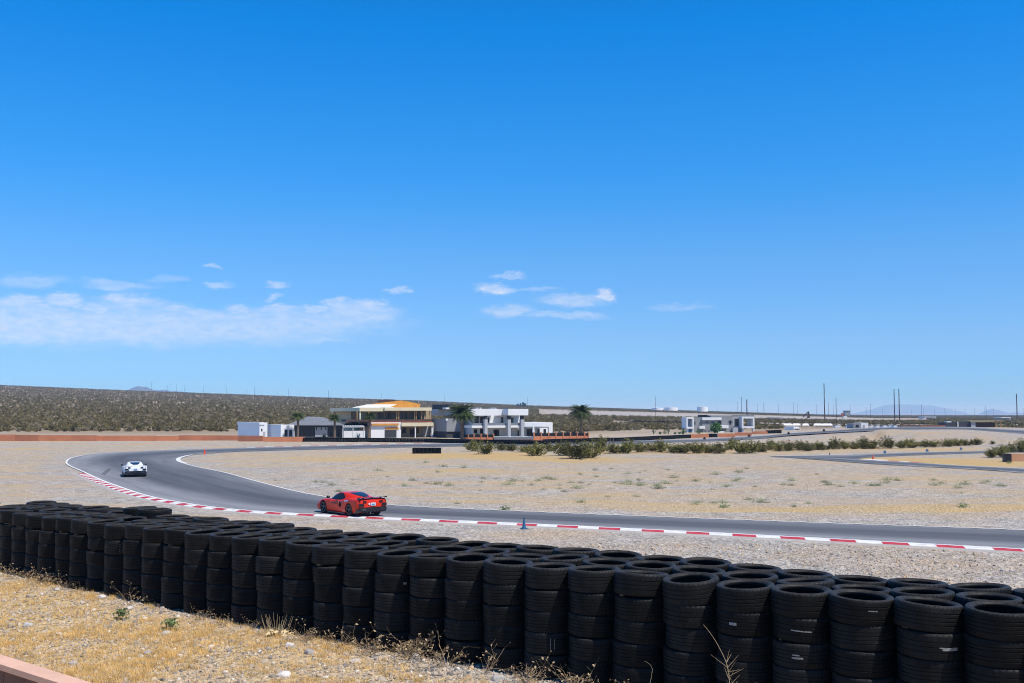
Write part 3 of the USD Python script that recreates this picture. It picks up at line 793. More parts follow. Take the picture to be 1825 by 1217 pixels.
m_glass_dark = usdkit.material(stage, '/World/Looks/car_glass', {'p': ('principled_bsdf', {'base_color': (.012, .016, .02), 'roughness': .14, 'specular_ior_level': .18, 'coat_weight': 0.0})}, [], surface='p.BSDF')
m_trim = M('black_trim', (.008, .008, .009), .35, spec=.5)
m_rim = M('rim_grey', (.10, .105, .11), .35, metal=.8)
m_lamp = M('tail_lamp_dark', (.035, .004, .005), .15, spec=.6)
m_plate = M('plate_white', (.55, .60, .62), .5)
m_plateblue = M('plate_blue', (.08, .22, .45), .5)
m_chrome = M('exhaust_metal', (.5, .5, .5), .25, metal=1.0)
def paint(name, c, rough=.25):
    return usdkit.material(stage, '/World/Looks/' + name, {'p': ('principled_bsdf', {'base_color': c, 'roughness': rough, 'specular_ior_level': .38, 'coat_weight': .0, 'coat_roughness': .06})}, [], surface='p.BSDF')

def sports_car(name, label, loc, heading, mp, wing, stickers):
    t = thing(name, label, 'car', loc, heading)
    b = manif(loft(BODY, body_prof, nx=60))
    for x in (1.27, -1.45):
        for s in (-1, 1):
            cyl = m3.Manifold.cylinder(.5, .375, .375, 40).rotate([90, 0, 0]).translate([x, s * .93 + .25, .345])
            b = b - cyl
    # lower rear opening for the diffuser, side scoops
    for s in (-1, 1):
        sc = m3.Manifold.hull_points(np.array([(-.75, s * .99, .70), (-.20, s * .99, .80), (-.50, s * .99, .46), (-.62, s * .99, .44), (-.75, s * .80, .70), (-.25, s * .86, .79), (-.52, s * .86, .48), (-.62, s * .86, .46)]))
        b = b - sc
    obj('body', b, mp, t, smooth=38)
    obj('cabin', loft(CABIN, cabin_prof, nx=50), mp, t, smooth=38)
    for s in (-1, 1):
        obj('side_window', side_patch([.90, .70, .45, .1, -.2, -.45, -.70], [.06, .03, .0, .0, .0, .06, .35], [.14, .55, .86, .97, .97, .80, .42], s), m_glass_dark, t, smooth=True)
        sv = np.array([(-.74, .69), (-.24, .79), (-.505, .47), (-.61, .45)])
        V = np.vstack([np.column_stack([sv[:, 0], np.full(4, s * .875), sv[:, 1]]), np.column_stack([sv[:, 0], np.full(4, s * .85), sv[:, 1]])])
        obj('side_intake', trimesh.convex.convex_hull(V), m_trim, t)
        bl = np.array([(-.13, .80), (-.20, .79), (-.52, .46), (-.46, .45)])
        V = np.vstack([np.column_stack([bl[:, 0], np.full(4, s * .948), bl[:, 1]]), np.column_stack([bl[:, 0], np.full(4, s * .90), bl[:, 1]])])
        obj('side_blade', trimesh.convex.convex_hull(V), m_trim, t)
        mir = m3.Manifold.sphere(1, 20).scale([.12, .10, .075]).translate([.62, s * 1.0, .93])
        stalk = m3.Manifold.hull_points(np.array([(.62, s * .93, .90), (.70, s * .93, .90), (.66, s * .78, .83), (.74, s * .78, .83), (.66, s * .93, .88), (.70, s * .78, .81)]))
        obj('mirror', mir + stalk, m_trim, t, smooth=40)
        obj('side_skirt', box(-1.05, .86, min(s * .86, s * .945), max(s * .86, s * .945), .115, .165), m_trim, t)
    obj('windscreen', top_patch([1.02, .85, .65, .45, .22], [.46, .46, .46, .48, .49]), m_glass_dark, t, smooth=True)
    obj('rear_window', top_patch([-.62, -.8, -1.05, -1.3, -1.6, -1.72], [.40, .42, .385, .33, .22, .17]), m_glass_dark, t, smooth=True)
    for x in (1.27, -1.45):
        for s in (-1, 1):
            R = .34 if x > 0 else .352
            R0 = R * .76
            y0, y1 = (.70, .925) if s > 0 else (-.925, -.70)
            w = obj('wheel', lathe([(R0 * .9, -.10), (R0 * .9, .10)], 30).apply_transform(trimesh.transformations.rotation_matrix(PI / 2, (1, 0, 0))).apply_translation((x, (y0 + y1) / 2, R)), m_trim, t)
            ty = lathe([(R0, -.105), (R0 + .02, -.115), (R - .03, -.115), (R, -.09), (R, .09), (R - .03, .115), (R0 + .02, .115), (R0, .105)], 40, closed=True)
            ty.apply_transform(trimesh.transformations.rotation_matrix(PI / 2, (1, 0, 0))); ty.apply_translation((x, s * .825, R))
            obj('tyre', ty, m_rubber, w, smooth=40)
            face = s * .925
            rim = [lathe([(R0, -.03), (R0, .02), (R0 - .022, .02), (R0 - .03, -.03)], 40, closed=True).apply_transform(trimesh.transformations.rotation_matrix(PI / 2, (1, 0, 0))).apply_translation((x, face - s * .02, R)),
                   lathe([(0, -.02), (.06, -.02), (.06, .015), (0, .02)], 20).apply_transform(trimesh.transformations.rotation_matrix(PI / 2, (1, 0, 0))).apply_translation((x, face - s * .03, R))]
            for k in range(5):
                a = k * 2 * PI / 5 + .3
                for da in (-.16, .16):
                    rim.append(tube((x + .05 * math.cos(a), face - s * .03, R + .05 * math.sin(a)), (x + R0 * .97 * math.cos(a + da), face - s * .018, R + R0 * .97 * math.sin(a + da)), .022, .024, 6))
            obj('rim', cat(rim), m_rim, w)
            obj('wheel_housing', box(x - .34, x + .34, min(s * .62, s * .66), max(s * .62, s * .66), .2, .66), m_black, t)
    # rear: lower black diffuser, lamps, vents, plate, exhausts
    dif = m3.Manifold.hull_points(np.array([(-2.385, s * w, z) for s in (-1, 1) for w, z in ((.80, .52), (.88, .44), (.82, .27))] + [(-1.9, s * .90, z) for s in (-1, 1) for z in (.40, .18)] + [(-2.25, s * .93, .42) for s in (-1, 1)]))
    obj('diffuser', dif, m_trim, t, smooth=30)
    for y in (-.45, -.22, 0, .22, .45):
        obj('diffuser_fin', box(-2.41, -2.2, y - .008, y + .008, .17, .33), m_trim, t)
    for s in (-1, 1):
        for y0, y1 in ((.42, .58), (.61, .80)):
            obj('tail_light', trimesh.convex.convex_hull(np.array([(x, s * y, z) for x in (-2.40 + (.05 if y1 > .7 else 0), -2.25) for y, z in ((y0 - .02, .85), (y0, .765), (y1 + .04, .775), (y1 + .03, .885))])), m_lamp, t)
        obj('rear_vent', trimesh.convex.convex_hull(np.array([(x, s * y, z) for x in (-2.395, -2.2) for y, z in ((.54, .57), (.60, .725), (.87, .72), (.86, .58))])), m_trim, t)
        for k in range(2):
            e = lathe([(.042, 0), (.05, 0), (.05, .1), (.042, .1)], 20, closed=True)
            e.apply_transform(trimesh.transformations.rotation_matrix(PI / 2, (0, 1, 0))); e.apply_translation((-2.43, s * (.52 + .12 * k), .40))
            obj('exhaust_pipe', e, m_chrome, t)
    pl = obj('license_plate', box(-2.405, -2.375, -.155, .155, .60, .755), m_plate, t)
    obj('plate_print', box(-2.409, -2.404, -.10, .12, .63, .70), m_plateblue, pl)
    if wing:
        w = m3.Manifold.hull_points(np.array([(-2.42, s * .85, 1.03) for s in (-1, 1)] + [(-2.40, s * .85, 1.045) for s in (-1, 1)] + [(-2.12, s * .84, 1.03) for s in (-1, 1)] + [(-2.12, s * .84, 1.018) for s in (-1, 1)]))
        wg = obj('spoiler', w, m_trim, t)
        for s in (-1, 1):
            obj('wing_end', trimesh.convex.convex_hull(np.array([(x, s * y, z) for y in (.83, .858) for x, z in ((-2.45, 1.085), (-2.14, 1.03), (-2.14, .98), (-2.40, 1.0))])), m_trim, wg)
        for y in (-.55, 0, .55):
            obj('wing_post', box(-2.33, -2.17, y - .015, y + .015, .93, 1.03), m_trim, wg)
    else:
        obj('spoiler', trimesh.convex.convex_hull(np.array([(-2.36, s * .80, z) for s in (-1, 1) for z in (.955, .985)] + [(-2.15, s * .86, .96) for s in (-1, 1)])), mp, t)
    if stickers:
        m_st, m_sb = M('sticker_white', (.75, .75, .73), .4), M('sticker_blue', (.05, .10, .45), .4)
        for s in (-1, 1):
            V = np.array([(-1.02, s * .962, .765), (-1.42, s * .972, .80), (-1.42, s * .966, .88), (-1.02, s * .956, .84)])
            st = obj('sticker', (V, np.array([(0, 1, 2), (0, 2, 3)])), m_st, t)
            V = np.array([(-1.12, s * .966, .785), (-1.40, s * .977, .81), (-1.40, s * .974, .845), (-1.12, s * .964, .82)])
            obj('sticker_print', (V, np.array([(0, 1, 2), (0, 2, 3)])), m_sb, st)
            for k in range(9):
                x = .42 - k * .062
                V = np.array([(x, s * .934, .595), (x - .042, s * .934, .595), (x - .042, s * .936, .66), (x, s * .936, .66)])
                obj('door_print', (V, np.array([(0, 1, 2), (0, 2, 3)])), m_trim, t)
            obj('number_patch', (np.array([(.05, s * .934, .70), (-.12, s * .934, .70), (-.12, s * .932, .75), (.05, s * .932, .75)]), np.array([(0, 1, 2), (0, 2, 3)])), m_trim, t)
        obj('round_sticker', lathe([(0, 0), (.05, 0), (.05, .006), (0, .006)], 16).apply_transform(trimesh.transformations.rotation_matrix(-PI / 2, (0, 1, 0))).apply_translation((-2.392, .24, .70)), m_st, t)
    return t

# red car: its rear left wheel touches at this pixel
rl = on(623.6, 920.4, .02)
hd = math.radians(90 + 9.3 + 31)
ch, sh = math.cos(hd), math.sin(hd)
off = np.array([-1.45 * ch - .86 * sh, -1.45 * sh + .86 * ch])
sports_car('sports_car', 'bright red sports car with black rear wing on the near side of the bend', (rl[0] - off[0], rl[1] - off[1], .02), hd, paint('red_paint', (.60, .024, .004)), True, True)
rw = on(241.5, 850, .02)
hd = math.radians(90 + 20 + 3)
sports_car('sports_car', 'white sports car seen from behind, entering the hairpin', (rw[0] + 2.3 * math.cos(hd), rw[1] + 2.3 * math.sin(hd), .02), hd, paint('car_white', (.80, .81, .83)), False, False)

# ------------------------------------------------------------------ cones and markers
def cone(px, py, h, color, label, flat=False):
    p = grounded(px, py)
    t = thing('traffic_cone', label, 'traffic cone', (p[0], p[1], max(p[2], gz(p[0], p[1])) + .02), .4)
    m = M('cone_' + color[0], color[1], .6, vary=.15, vscale=8)
    obj('cone_base', box(-h * .27, h * .27, -h * .27, h * .27, 0, .03), m, t)
    obj('cone_body', lathe([(h * .2, .03), (h * .185, .06), (h * .06, h * .96), (h * .045, h), (h * .03, h)], 20), m, t, smooth=40)
    if not flat:
        obj('cone_tip', lathe([(h * .07, h * .9), (h * .058, h * 1.0), (0, h * 1.005)], 20), m_trim, t)
cone(934, 943, .52, ('blue', (.03, .115, .22)), 'blue traffic cone with dark tip standing on the red and white kerb')
cone(364.5, 809.6, .72, ('orange', (.75, .06, .015)), 'orange traffic cone at the inner edge of the hairpin', True)
cone(1556, 819, .58, ('orange_right', (.75, .06, .015)), 'orange traffic cone at the point of the side track fork', True)
cone(1478.5, 811, .35, ('dark', (.02, .02, .022)), 'small dark marker cone left of the side track fork', True)
m_mblue = M('marker_blue', (.05, .14, .25), .6)
for x, y, lab in ((1577, 809, 'leftmost'), (1652.5, 806, 'middle'), (1713, 802.8, 'rightmost')):
    p = grounded(x, y)
    t = thing('track_marker', f'small blue and grey track marker, {lab} of three along the side track', 'track marker', p, 0)
    obj('marker_board', box(-.16, .16, -.03, .03, .12, .45), m_mblue, t); obj('marker_foot', box(-.2, .2, -.1, .1, 0, .12), m_conc, t)
for x, y, lab in ((1255.5, 783.3, 'far left'), (1335, 778.5, 'second from left'), (1405.5, 773.5, 'second from right'), (1468.5, 768.4, 'far right')):
    p = grounded(x, y)
    t = thing('road_marker', f'small black tyre-like marker at the roadside, {lab} of four', 'road marker', p, 0)
    obj('marker_tyre', lathe([(.2, 0), (.31, .02), (.33, .13), (.31, .24), (.2, .26)], 18, closed=True), m_rubber, t); obj('marker_cap', lathe([(.0, .55), (.16, .53), (.2, .26)], 16), m_black, t)

# ------------------------------------------------------------------ vegetation
def leaf_quads(pts, size, r, aspect=1.7, up=.3):
    """small leaf clumps: one quad at each point, turned at random"""
    n = len(pts)
    a = r.normal(size=(n, 3)); a[:, 2] += up; a /= np.linalg.norm(a, axis=1)[:, None]
    b = np.cross(a, r.normal(size=(n, 3))); b /= np.linalg.norm(b, axis=1)[:, None]
    s = size * r.uniform(.6, 1.4, (n, 1))
    V = np.stack([pts - b * s * .5, pts + a * s * aspect * .5 - b * s * .1, pts + b * s * .5 + a * s * .2, pts - a * s * aspect * .5], 1).reshape(-1, 3)
    i = np.arange(n)[:, None] * 4
    return trimesh.Trimesh(V, np.vstack([i + [0, 1, 2], i + [0, 2, 3]]), process=False)

def bush_mesh(r, n=650, h=1.7, w=1.3, size=.10):
    """creosote: many stems fanning up from the ground, leaves towards their ends, gaps between"""
    st, pts = [], []
    for k in range(26):
        a, l = r.uniform(0, 2 * PI), r.uniform(.10, 1.0)
        tip = np.array([math.cos(a) * w * l, math.sin(a) * w * l, h * (1.0 - .5 * l ** 2) * r.uniform(.6, 1.12)])
        base = np.array([math.cos(a) * .1, math.sin(a) * .1, -.06])
        mid = base * .45 + tip * .55 + [0, 0, -.05]
        st += [tube(base, mid, .013, .009, 4), tube(mid, tip, .009, .004, 4)]
        m = n // 26
        t = r.uniform(.28, 1.05, m)[:, None]
        pts.append(np.where(t < .55, base + (mid - base) * t / .55, mid + (tip - mid) * (t - .55) / .45) + r.normal(0, .085 * w, (m, 3)) * [1, 1, .8])
    p = np.vstack(pts); p[:, 2] = np.maximum(p[:, 2], .04)
    return leaf_quads(p, size, r), cat(st)

r4 = np.random.default_rng(21)
m_creo = leafy('creosote_leaf', (.150, .140, .034), .4, .2)
m_creo2 = leafy('scrub_leaf', (.152, .118, .036), .42, .1)
m_grey = leafy('grey_scrub_leaf', (.24, .195, .115), .3, .1)
m_stem = M('shrub_stem', (.11, .085, .06), .9)
BUSH = []
for k in range(5):
    c = klass('creosote_pattern')
    lf, st = bush_mesh(r4, 1250, 1.7, 1.35, .105)
    obj('foliage', lf, m_creo, c); obj('stems', st, m_stem, c)
    BUSH.append(c)

def pxlabel(x):
    return x
# the row behind the infield: base pixel x, y, height px, width px
ROW = [(843, 804, 17, 26), (866, 809, 21, 32), (893, 803, 12, 24), (912, 804, 12, 24), (935, 806, 12, 26), (953, 812, 20, 38), (983, 803, 13, 28), (1006, 812, 22, 36), (1030, 818, 28, 44), (1052, 816, 26, 36), (1068, 806, 24, 30), (1096, 808, 17, 34), (1117, 808, 22, 34), (1140, 806, 16, 30), (1160, 804, 12, 24),
       (1175, 806, 20, 26), (1200, 807, 16, 30), (1218, 808, 16, 34), (1240, 808, 18, 32), (1262, 807, 15, 30), (1284, 808, 16, 34), (1303, 802, 20, 22), (1320, 808, 20, 34), (1337, 808, 20, 30), (1356, 806, 17, 28), (1372, 802, 16, 22), (1388, 804, 16, 24), (1405, 804, 16, 28), (1425, 802, 15, 28), (1440, 804, 14, 26), (1455, 802, 13, 24),
       (1470, 802, 12, 26), (1488, 801, 18, 24), (1505, 800, 13, 24), (1522, 800, 12, 24), (1540, 800, 18, 28), (1556, 800, 14, 24), (1582, 799, 18, 26), (1606, 799, 12, 20), (1625, 798, 15, 28), (1648, 797, 11, 24), (1664, 797, 12, 22), (1688, 796, 12, 24), (1704, 795, 12, 24), (1722, 794, 10, 18), (1738, 793, 10, 22), (1769, 792, 6, 9),
       (1768, 816, 16, 22), (1786, 815, 20, 26), (1802, 806, 15, 20), (1820, 806, 20, 26)]
WORDS = 'first second third fourth fifth sixth seventh eighth ninth tenth eleventh twelfth thirteenth fourteenth fifteenth sixteenth seventeenth eighteenth nineteenth twentieth twenty-first twenty-second twenty-third twenty-fourth twenty-fifth twenty-sixth twenty-seventh twenty-eighth twenty-ninth thirtieth thirty-first thirty-second thirty-third thirty-fourth thirty-fifth thirty-sixth thirty-seventh thirty-eighth thirty-ninth fortieth forty-first forty-second forty-third forty-fourth forty-fifth forty-sixth forty-seventh'.split()
for k, (x, y, h, w) in enumerate(ROW):
    p = grounded(x, y)
    s = p[1] / F
    if k < 47:
        lab = f"olive creosote bush, {WORDS[k]} from the left in the row beyond the infield"
    else:
        lab = f"grey-green desert bush beside the red block on the far right, {('leftmost', 'second from left', 'third from left', 'rightmost')[k - 47]}"
    dup(BUSH[k % 5], 'creosote_bush', lab, 'bush', (p[0], p[1], gz(p[0], p[1])), r4.uniform(0, 6), 'bushes in the row beyond the infield' if k < 47 else None,
        scale=(w * s / 1.75, w * s / 1.75, h * s / 1.55))

# scrub of the desert slope: the nearest ones singly, the rest as one
SC = []
for k in range(3):
    c = klass('scrub_pattern')
    lf, st = bush_mesh(r4, 260, 1.6, 1.2, .17)
    obj('foliage', lf, (m_creo2, m_creo2, m_grey)[k], c); obj('stems', st, m_stem, c)
    SC.append(c)
def scatter_scrub(n, d0, d1, x0, x1, r, power=1.0):
    D = np.sqrt(r.uniform(d0 ** 2, d1 ** 2, n)) if power == 1 else d0 * (d1 / d0) ** r.uniform(0, 1, n)
    px = r.uniform(x0, x1, n)
    X = (px - CX) / F * D
    return np.stack([X, D, ground_z(X, D)], 1), px
def scrub_ok(P, px):
    d, idx = _tree.query(P[:, :2]); ok = d - THW[idx] > 7
    lo = np.interp(px, [-100, 420, 560, 760, 1050, 1240, 1345, 1390, 1400, 1640, 1660, 1830, 2000], [292, 297, 262, 268, 300, 330, 345, 345, 405, 405, 345, 345, 330])
    ok &= P[:, 1] > lo
    ok &= ~((P[:, 1] > 690) & (P[:, 1] < 1130) & (px > 960) & (px < 1650))
    ok &= ~((P[:, 1] > 420) & (P[:, 1] < 500) & (px > 1090))
    return ok
P, px = scatter_scrub(1500, 288, 420, -60, 1850, r4)
k = scrub_ok(P, px); P, px = P[k], px[k]
P = P[np.argsort(P[:, 1])]
near_n = 190
for j, p in enumerate(P[:near_n]):
    s = r4.uniform(.65, 1.25)
    zx = CX + F * p[0] / p[1]
    zone = next(z for lim, z in ((210, 'behind the left half of the red wall'), (430, 'behind the red wall nearest the white building'), (780, 'behind the dark house and beige villa'), (1060, 'behind the white villa and pillared fence'), (1230, 'left of the small grey house'), (1400, 'behind the small grey house'), (9999, 'behind the far track at the right')) if zx < lim)
    dup(SC[j % 3 if r4.random() > .3 else 0], 'desert_shrub', f"low olive brown shrub on the desert {zone}", 'shrub', p - [0, 0, .05], r4.uniform(0, 6), f"desert shrubs {zone}", scale=(s * 1.1, s * 1.1, s))
far = P[near_n:]
P1, q1 = scatter_scrub(13000, 288, 560, -80, 1900, r4)
P2, q2 = scatter_scrub(76000, 560, 1700, -80, 1900, r4)
P3, q3 = scatter_scrub(16000, 1500, 5000, 1380, 1950, r4, 2)
P2b = np.vstack([P1, P2, P3]); q2b = np.r_[q1, q2, q3]
k = scrub_ok(P2b, q2b); P2b = P2b[k]
far = np.vstack([far, P2b])
low_s = []
for k, m in enumerate((m_creo2, m_creo2, m_grey)):
    lf, st = bush_mesh(r4, 104, 1.5, 1.15, .34)
    low_s.append(('shrub', lf, m, False))
sc = r4.uniform(.45, .9, len(far)) * (1 - .25 * smooth(500, 1200, far[:, 1]))
instancer('desert_scrub', low_s, far - [0, 0, .05], r4.uniform(0, 6, len(far)), np.stack([sc * 1.1, sc * 1.1, sc], 1), r4.choice(3, len(far), p=[.4, .35, .25]), 'low olive brown scrub dotted over the wide desert slope', 'scrub')

# green weeds of the infield
m_weed = leafy('weed_leaf', (.15, .21, .075), .3, .3)
m_weedp = leafy('pale_weed_leaf', (.33, .35, .19), .25, .3)
WEED = []
for k, m in enumerate((m_weed, m_weedp, m_weedp)):
    c = klass('weed_pattern')
    r = np.random.default_rng(50 + k)
    p = r.normal(0, 1, (150, 3)) * [.22, .22, .12]; p[:, 2] = np.abs(p[:, 2]) * 1.4 + .04
    st = cat([tube((0, 0, -.04), q, .006, .003, 3) for q in p[:24]])
    obj('leaves', leaf_quads(p, .055, r), m, c); obj('stems', st, m_stem, c)
    WEED.append(c)
_r = np.random.default_rng(4)
WX = [(float(_r.uniform(480 if y < 880 else 720, 1800)), float(y)) for y in np.r_[_r.uniform(830, 900, 34), _r.normal(861, 5, 40)]]
WX = [w for w in WX if not (w[1] > 880 and w[0] < 800)] + [(758, 825), (790, 832), (827, 834), (861, 853), (884, 854), (914, 858), (973, 853), (997, 865), (1018, 861), (1035, 861), (1050, 864), (1063, 850), (1089, 836), (1096, 861), (1110, 863), (1123, 864), (1140, 866), (1150, 840), (1170, 866), (1200, 852), (1240, 858), (1275, 846), (1345, 868), (1060, 838), (1035, 846), (1120, 845), (1190, 838), (735, 857), (781, 842), (760, 862), (690, 850), (1005, 877)]
for j, (x, y) in enumerate(WX):
    p = grounded(x, y)
    zone = ('left part of the infield, near the red car' if x < 760 else 'middle of the infield, below the bush row' if x < 1150 else 'right part of the infield' if x < 1480 else 'infield below the side track fork')
    dup(WEED[1 + j % 2], 'weed', f"small pale green weed on the {zone}", 'weed', p, r4.uniform(0, 6), f"pale weeds on the {zone}", scale=r4.uniform(.3, 1.0) * np.array([1.15, 1.15, .9]))
for x, y, s, lab in ((900, 910, .85, 'green grass clump at the far edge of the asphalt beyond the blue cone'), (1290, 905, .8, 'green weed by the far track edge, left of two on the right'), (1716, 904, .8, 'green weed by the far track edge, nearer the right border'), (1798, 826, .8, 'green weed below the dark block on the far right'), (1415, 904, .45, 'tiny green weed by the far track edge in the middle of the right half')):
    p = grounded(x, y)
    dup(WEED[0], 'weed', lab, 'weed', p, r4.uniform(0, 6), scale=s)

# ------------------------------------------------------------------ foreground gravel, dry grass, stones, dry weeds
def pebble_mat(name, stops):
    n = {'oi': ('object_info', {}), 'r': ('rgb_ramp', {'ramp': stops}), 'g': ('geometry', {}), 'nz': ('noise_texture', {'scale': 40.0, 'detail': 4.0}), 'nr': ('map_range', {'from_min': .3, 'from_max': .7, 'to_min': .8, 'to_max': 1.15}), 'hs': ('hsv', {}), 'p': ('principled_bsdf', {'roughness': .9, 'specular_ior_level': .15})}
    return usdkit.material(stage, '/World/Looks/' + name, n, [('oi.random', 'r.fac'), ('g.position', 'nz.vector'), ('nz.fac', 'nr.value'), ('nr.result', 'hs.value'), ('r.color', 'hs.color'), ('hs.color', 'p.base_color')], surface='p.BSDF')
m_peb = pebble_mat('pebble', [(0, (.16, .145, .13)), (.18, (.30, .265, .23)), (.4, (.42, .345, .26)), (.7, (.48, .335, .20)), (.9, (.50, .41, .31)), (1, (.64, .58, .50))])
def stone_mesh(r, sub=1):
    m = trimesh.creation.icosphere(subdivisions=sub)
    v = np.array(m.vertices)
    v *= (1 + r.normal(0, .16, (len(v), 1)))
    v *= [1, r.uniform(.6, .95), r.uniform(.4, .75)]
    return trimesh.convex.convex_hull(v)
def area_points(n, r, front=True):
    """points on the ground in view, before or behind the tyre wall"""
    out = []
    while sum(map(len, out)) < n:
        D = r.uniform(6.5, 27, 4 * n) if front else 12 + 33 * r.uniform(0, 1, 4 * n) ** 1.2
        X = r.uniform(-.56, .56, 4 * n) * D
        q, k = wall_q(X, D)
        e = (np.stack([X, D], -1) - e0[:2]) @ np.array([wn[0], wn[1]])
        dd, ii = _tree.query(np.stack([X, D], -1)); dd = dd - THW[ii]
        ok = (q < .15) & (e < -.02) if front else (q > .6) & (dd > 1.35)
        out.append(np.stack([X, D], -1)[ok])
    P = np.vstack(out)[:n]
    return np.column_stack([P, ground_z(P[:, 0], P[:, 1])])
r5 = np.random.default_rng(33)
def qrand(n, r):
    q = r.normal(size=(n, 4)); return q / np.linalg.norm(q, axis=1)[:, None]
def qtilt(n, r, s=.25):
    q = np.column_stack([np.cos(a := r.uniform(0, PI, n)), r.normal(0, s, n), r.normal(0, s, n), np.sin(a)]); return q / np.linalg.norm(q, axis=1)[:, None]
PB = [('pebble', stone_mesh(r5), m_peb, False) for _ in range(5)]
n = 46000
pp = area_points(n, r5)
sz = .006 + .0068 * r5.exponential(1, n); sz = np.minimum(sz, .05)
instancer('gravel', PB, pp + np.column_stack([0 * sz, 0 * sz, sz * .15]), qtilt(n, r5), np.repeat(sz[:, None], 3, 1), r5.integers(0, 5, n), 'loose pale and grey stones strewn in front of the tyres', 'gravel')
n = 34000
pp = area_points(n, r5, False)
sz = np.minimum(.014 + .014 * r5.exponential(1, n), .075)
instancer('gravel', PB, pp + np.column_stack([0 * sz, 0 * sz, sz * .15]), qtilt(n, r5), np.repeat(sz[:, None], 3, 1), r5.integers(0, 5, n), 'loose grey gravel between the tyre wall and the kerb', 'gravel')
# larger stones one can tell apart
ST_ = [klass('stone_pattern') for _ in range(4)]
for c in ST_:
    obj('stone', stone_mesh(r5, 2), M('stone_look', (.42, .39, .36), .9, vary=.18, vscale=14, rand=.35) if c is ST_[0] else '/World/Looks/stone_look', c)
BIG = [(497, 1118, .085, 'grey stone below the tyre wall, left of the dry straw clump'), (562, 1124, .09, 'flat grey stone near the dry straw clump'), (297, 1132, .075, 'angular pale stone among yellow grass on the left'), (742, 1176, .075, 'blue-grey rounded stone before the middle of the tyre wall'), (507, 1209, .085, 'whitish stone at the bottom edge left of centre'),
       (552, 1167, .075, 'pale two-pointed stone on the yellow grass below centre left'), (634, 1182, .07, 'dark-edged stone low in the picture left of centre'), (516, 1154, .06, 'reddish brown stone amid pale gravel'), (182, 1066, .085, 'white stone cluster piece near the left tyres'), (889, 1170, .10, 'large grey stone at the foot of the tyre wall near centre'), (905, 1190, .075, 'white stone just below the tyre wall left of the curling twig'),
       (50, 1118, .075, 'pale stone with blue tint in grass at far left'), (102, 1054, .07, 'small white stone below the leftmost tyres'), (232, 1087, .06, 'bluish stone halfway up the left gravel'), (320, 1078, .06, 'grey-white stone above the small green shoot'), (888, 1216, .08, 'stone cut by the bottom edge near centre'), (263, 1170, .06, 'bluish stone near the wall corner'), (130, 1185, .06, 'pale stone close to the pink coping')]
for j, (x, y, s, lab) in enumerate(BIG):
    p = grounded(x, y)
    dup(ST_[j % 4], 'stone', lab, 'stone', (p[0], p[1], gz(p[0], p[1]) + s * .2), r5.uniform(0, 6), scale=s)
for j, (x, y) in enumerate(((1787, 1018), (1627, 1000), (1669, 1003), (1705, 1011), (1803, 1018))):
    p = grounded(x, y)
    dup(ST_[j % 4], 'stone', f"grey stone on the gravel behind the tyres at right, {('second from right', 'leftmost', 'second from left', 'third from left', 'rightmost')[j]}", 'stone', (p[0], p[1], gz(p[0], p[1]) + .02), r5.uniform(0, 6), scale=(.12 if j == 0 else .075))

# dry grass: short straw tufts
m_straw = leafy('straw', (.74, .50, .19), .35, .3)
def tuft(r, n=26, h=.07):
    V, f = [], []
    for k in range(n):
        a = r.uniform(0, 2 * PI); b = r.normal(0, .035, 2); l = h * r.uniform(.4, 1.2)
        d = np.array([math.cos(a), math.sin(a)]); lean = r.uniform(.3, 1.3) * l
        w = np.array([-d[1], d[0]]) * .0022
        i = len(V)
        V += [(b[0] - w[0], b[1] - w[1], -.01), (b[0] + w[0], b[1] + w[1], -.01), (b[0] + d[0] * lean, b[1] + d[1] * lean, l)]
        f.append((i, i + 1, i + 2))
    return np.array(V), np.array(f)
TU = [('tuft', tuft(r5, 34, h), m_straw, False) for h in (.045, .06, .08)]
pp = area_points(46000, r5)
nz = .85 * meshkit.fbm(pp / .8, 4, 9) + .3 * meshkit.fbm(pp / 4.0, 2, 4) + .62 * (r5.random(len(pp)) - .5) + .125
q, kk = wall_q(pp[:, 0], pp[:, 1])
keep = (nz > np.interp(pp[:, 0], [-8, -4, 0, 4], [.89, .94, 1.0, 1.04])) & (q < -.35)
pp = pp[keep]
instancer('dry_grass', TU, pp, r5.uniform(0, 6, len(pp)), np.repeat(r5.uniform(.6, 1.25, (len(pp), 1)), 3, 1), r5.integers(0, 3, len(pp)), 'short yellow dry grass over the near gravel', 'dry grass')

# dry branching weeds along the foot of the tyre wall
m_twig = leafy('dry_twig', (.33, .235, .135), .25, .05)
m_straw2 = leafy('straw_stalk', (.60, .47, .27), .2, .1)
def dry_weed(r, h=.3, n=9, spread=.75):
    ms, tips = [], []
    def grow(p, d, l, rad, lv):
        for s in range(3):
            q = p + d * l / 3
            ms.append(tube(p, q, rad, rad * .85, 3)); p = q; rad *= .85
            d = d + r.normal(0, .16, 3); d /= np.linalg.norm(d)
            if lv < 2 and r.random() < .8:
                e = d + r.normal(0, .65, 3); e[2] = abs(e[2]) * .7; grow(p, e / np.linalg.norm(e), l * .55, rad * .75, lv + 1)
        tips.append(p)
    for k in range(n):
        a = r.uniform(0, 2 * PI); d = np.array([math.cos(a) * spread, math.sin(a) * spread, r.uniform(.5, 1.1)]); d /= np.linalg.norm(d)
        grow(np.array([0, 0, -.02]), d, h * r.uniform(.6, 1.2), .0036, 0)
    return cat(ms), np.array(tips)
DW = []
for k in range(4):
    c = klass('dry_weed_pattern')
    b, tips = dry_weed(np.random.default_rng(70 + k), (.22, .30, .26, .34)[k], (7, 8, 10, 6)[k])
    obj('branches', b, m_twig, c); obj('seed_heads', leaf_quads(tips, .022, np.random.default_rng(90 + k)), m_twig, c)
    DW.append(c)
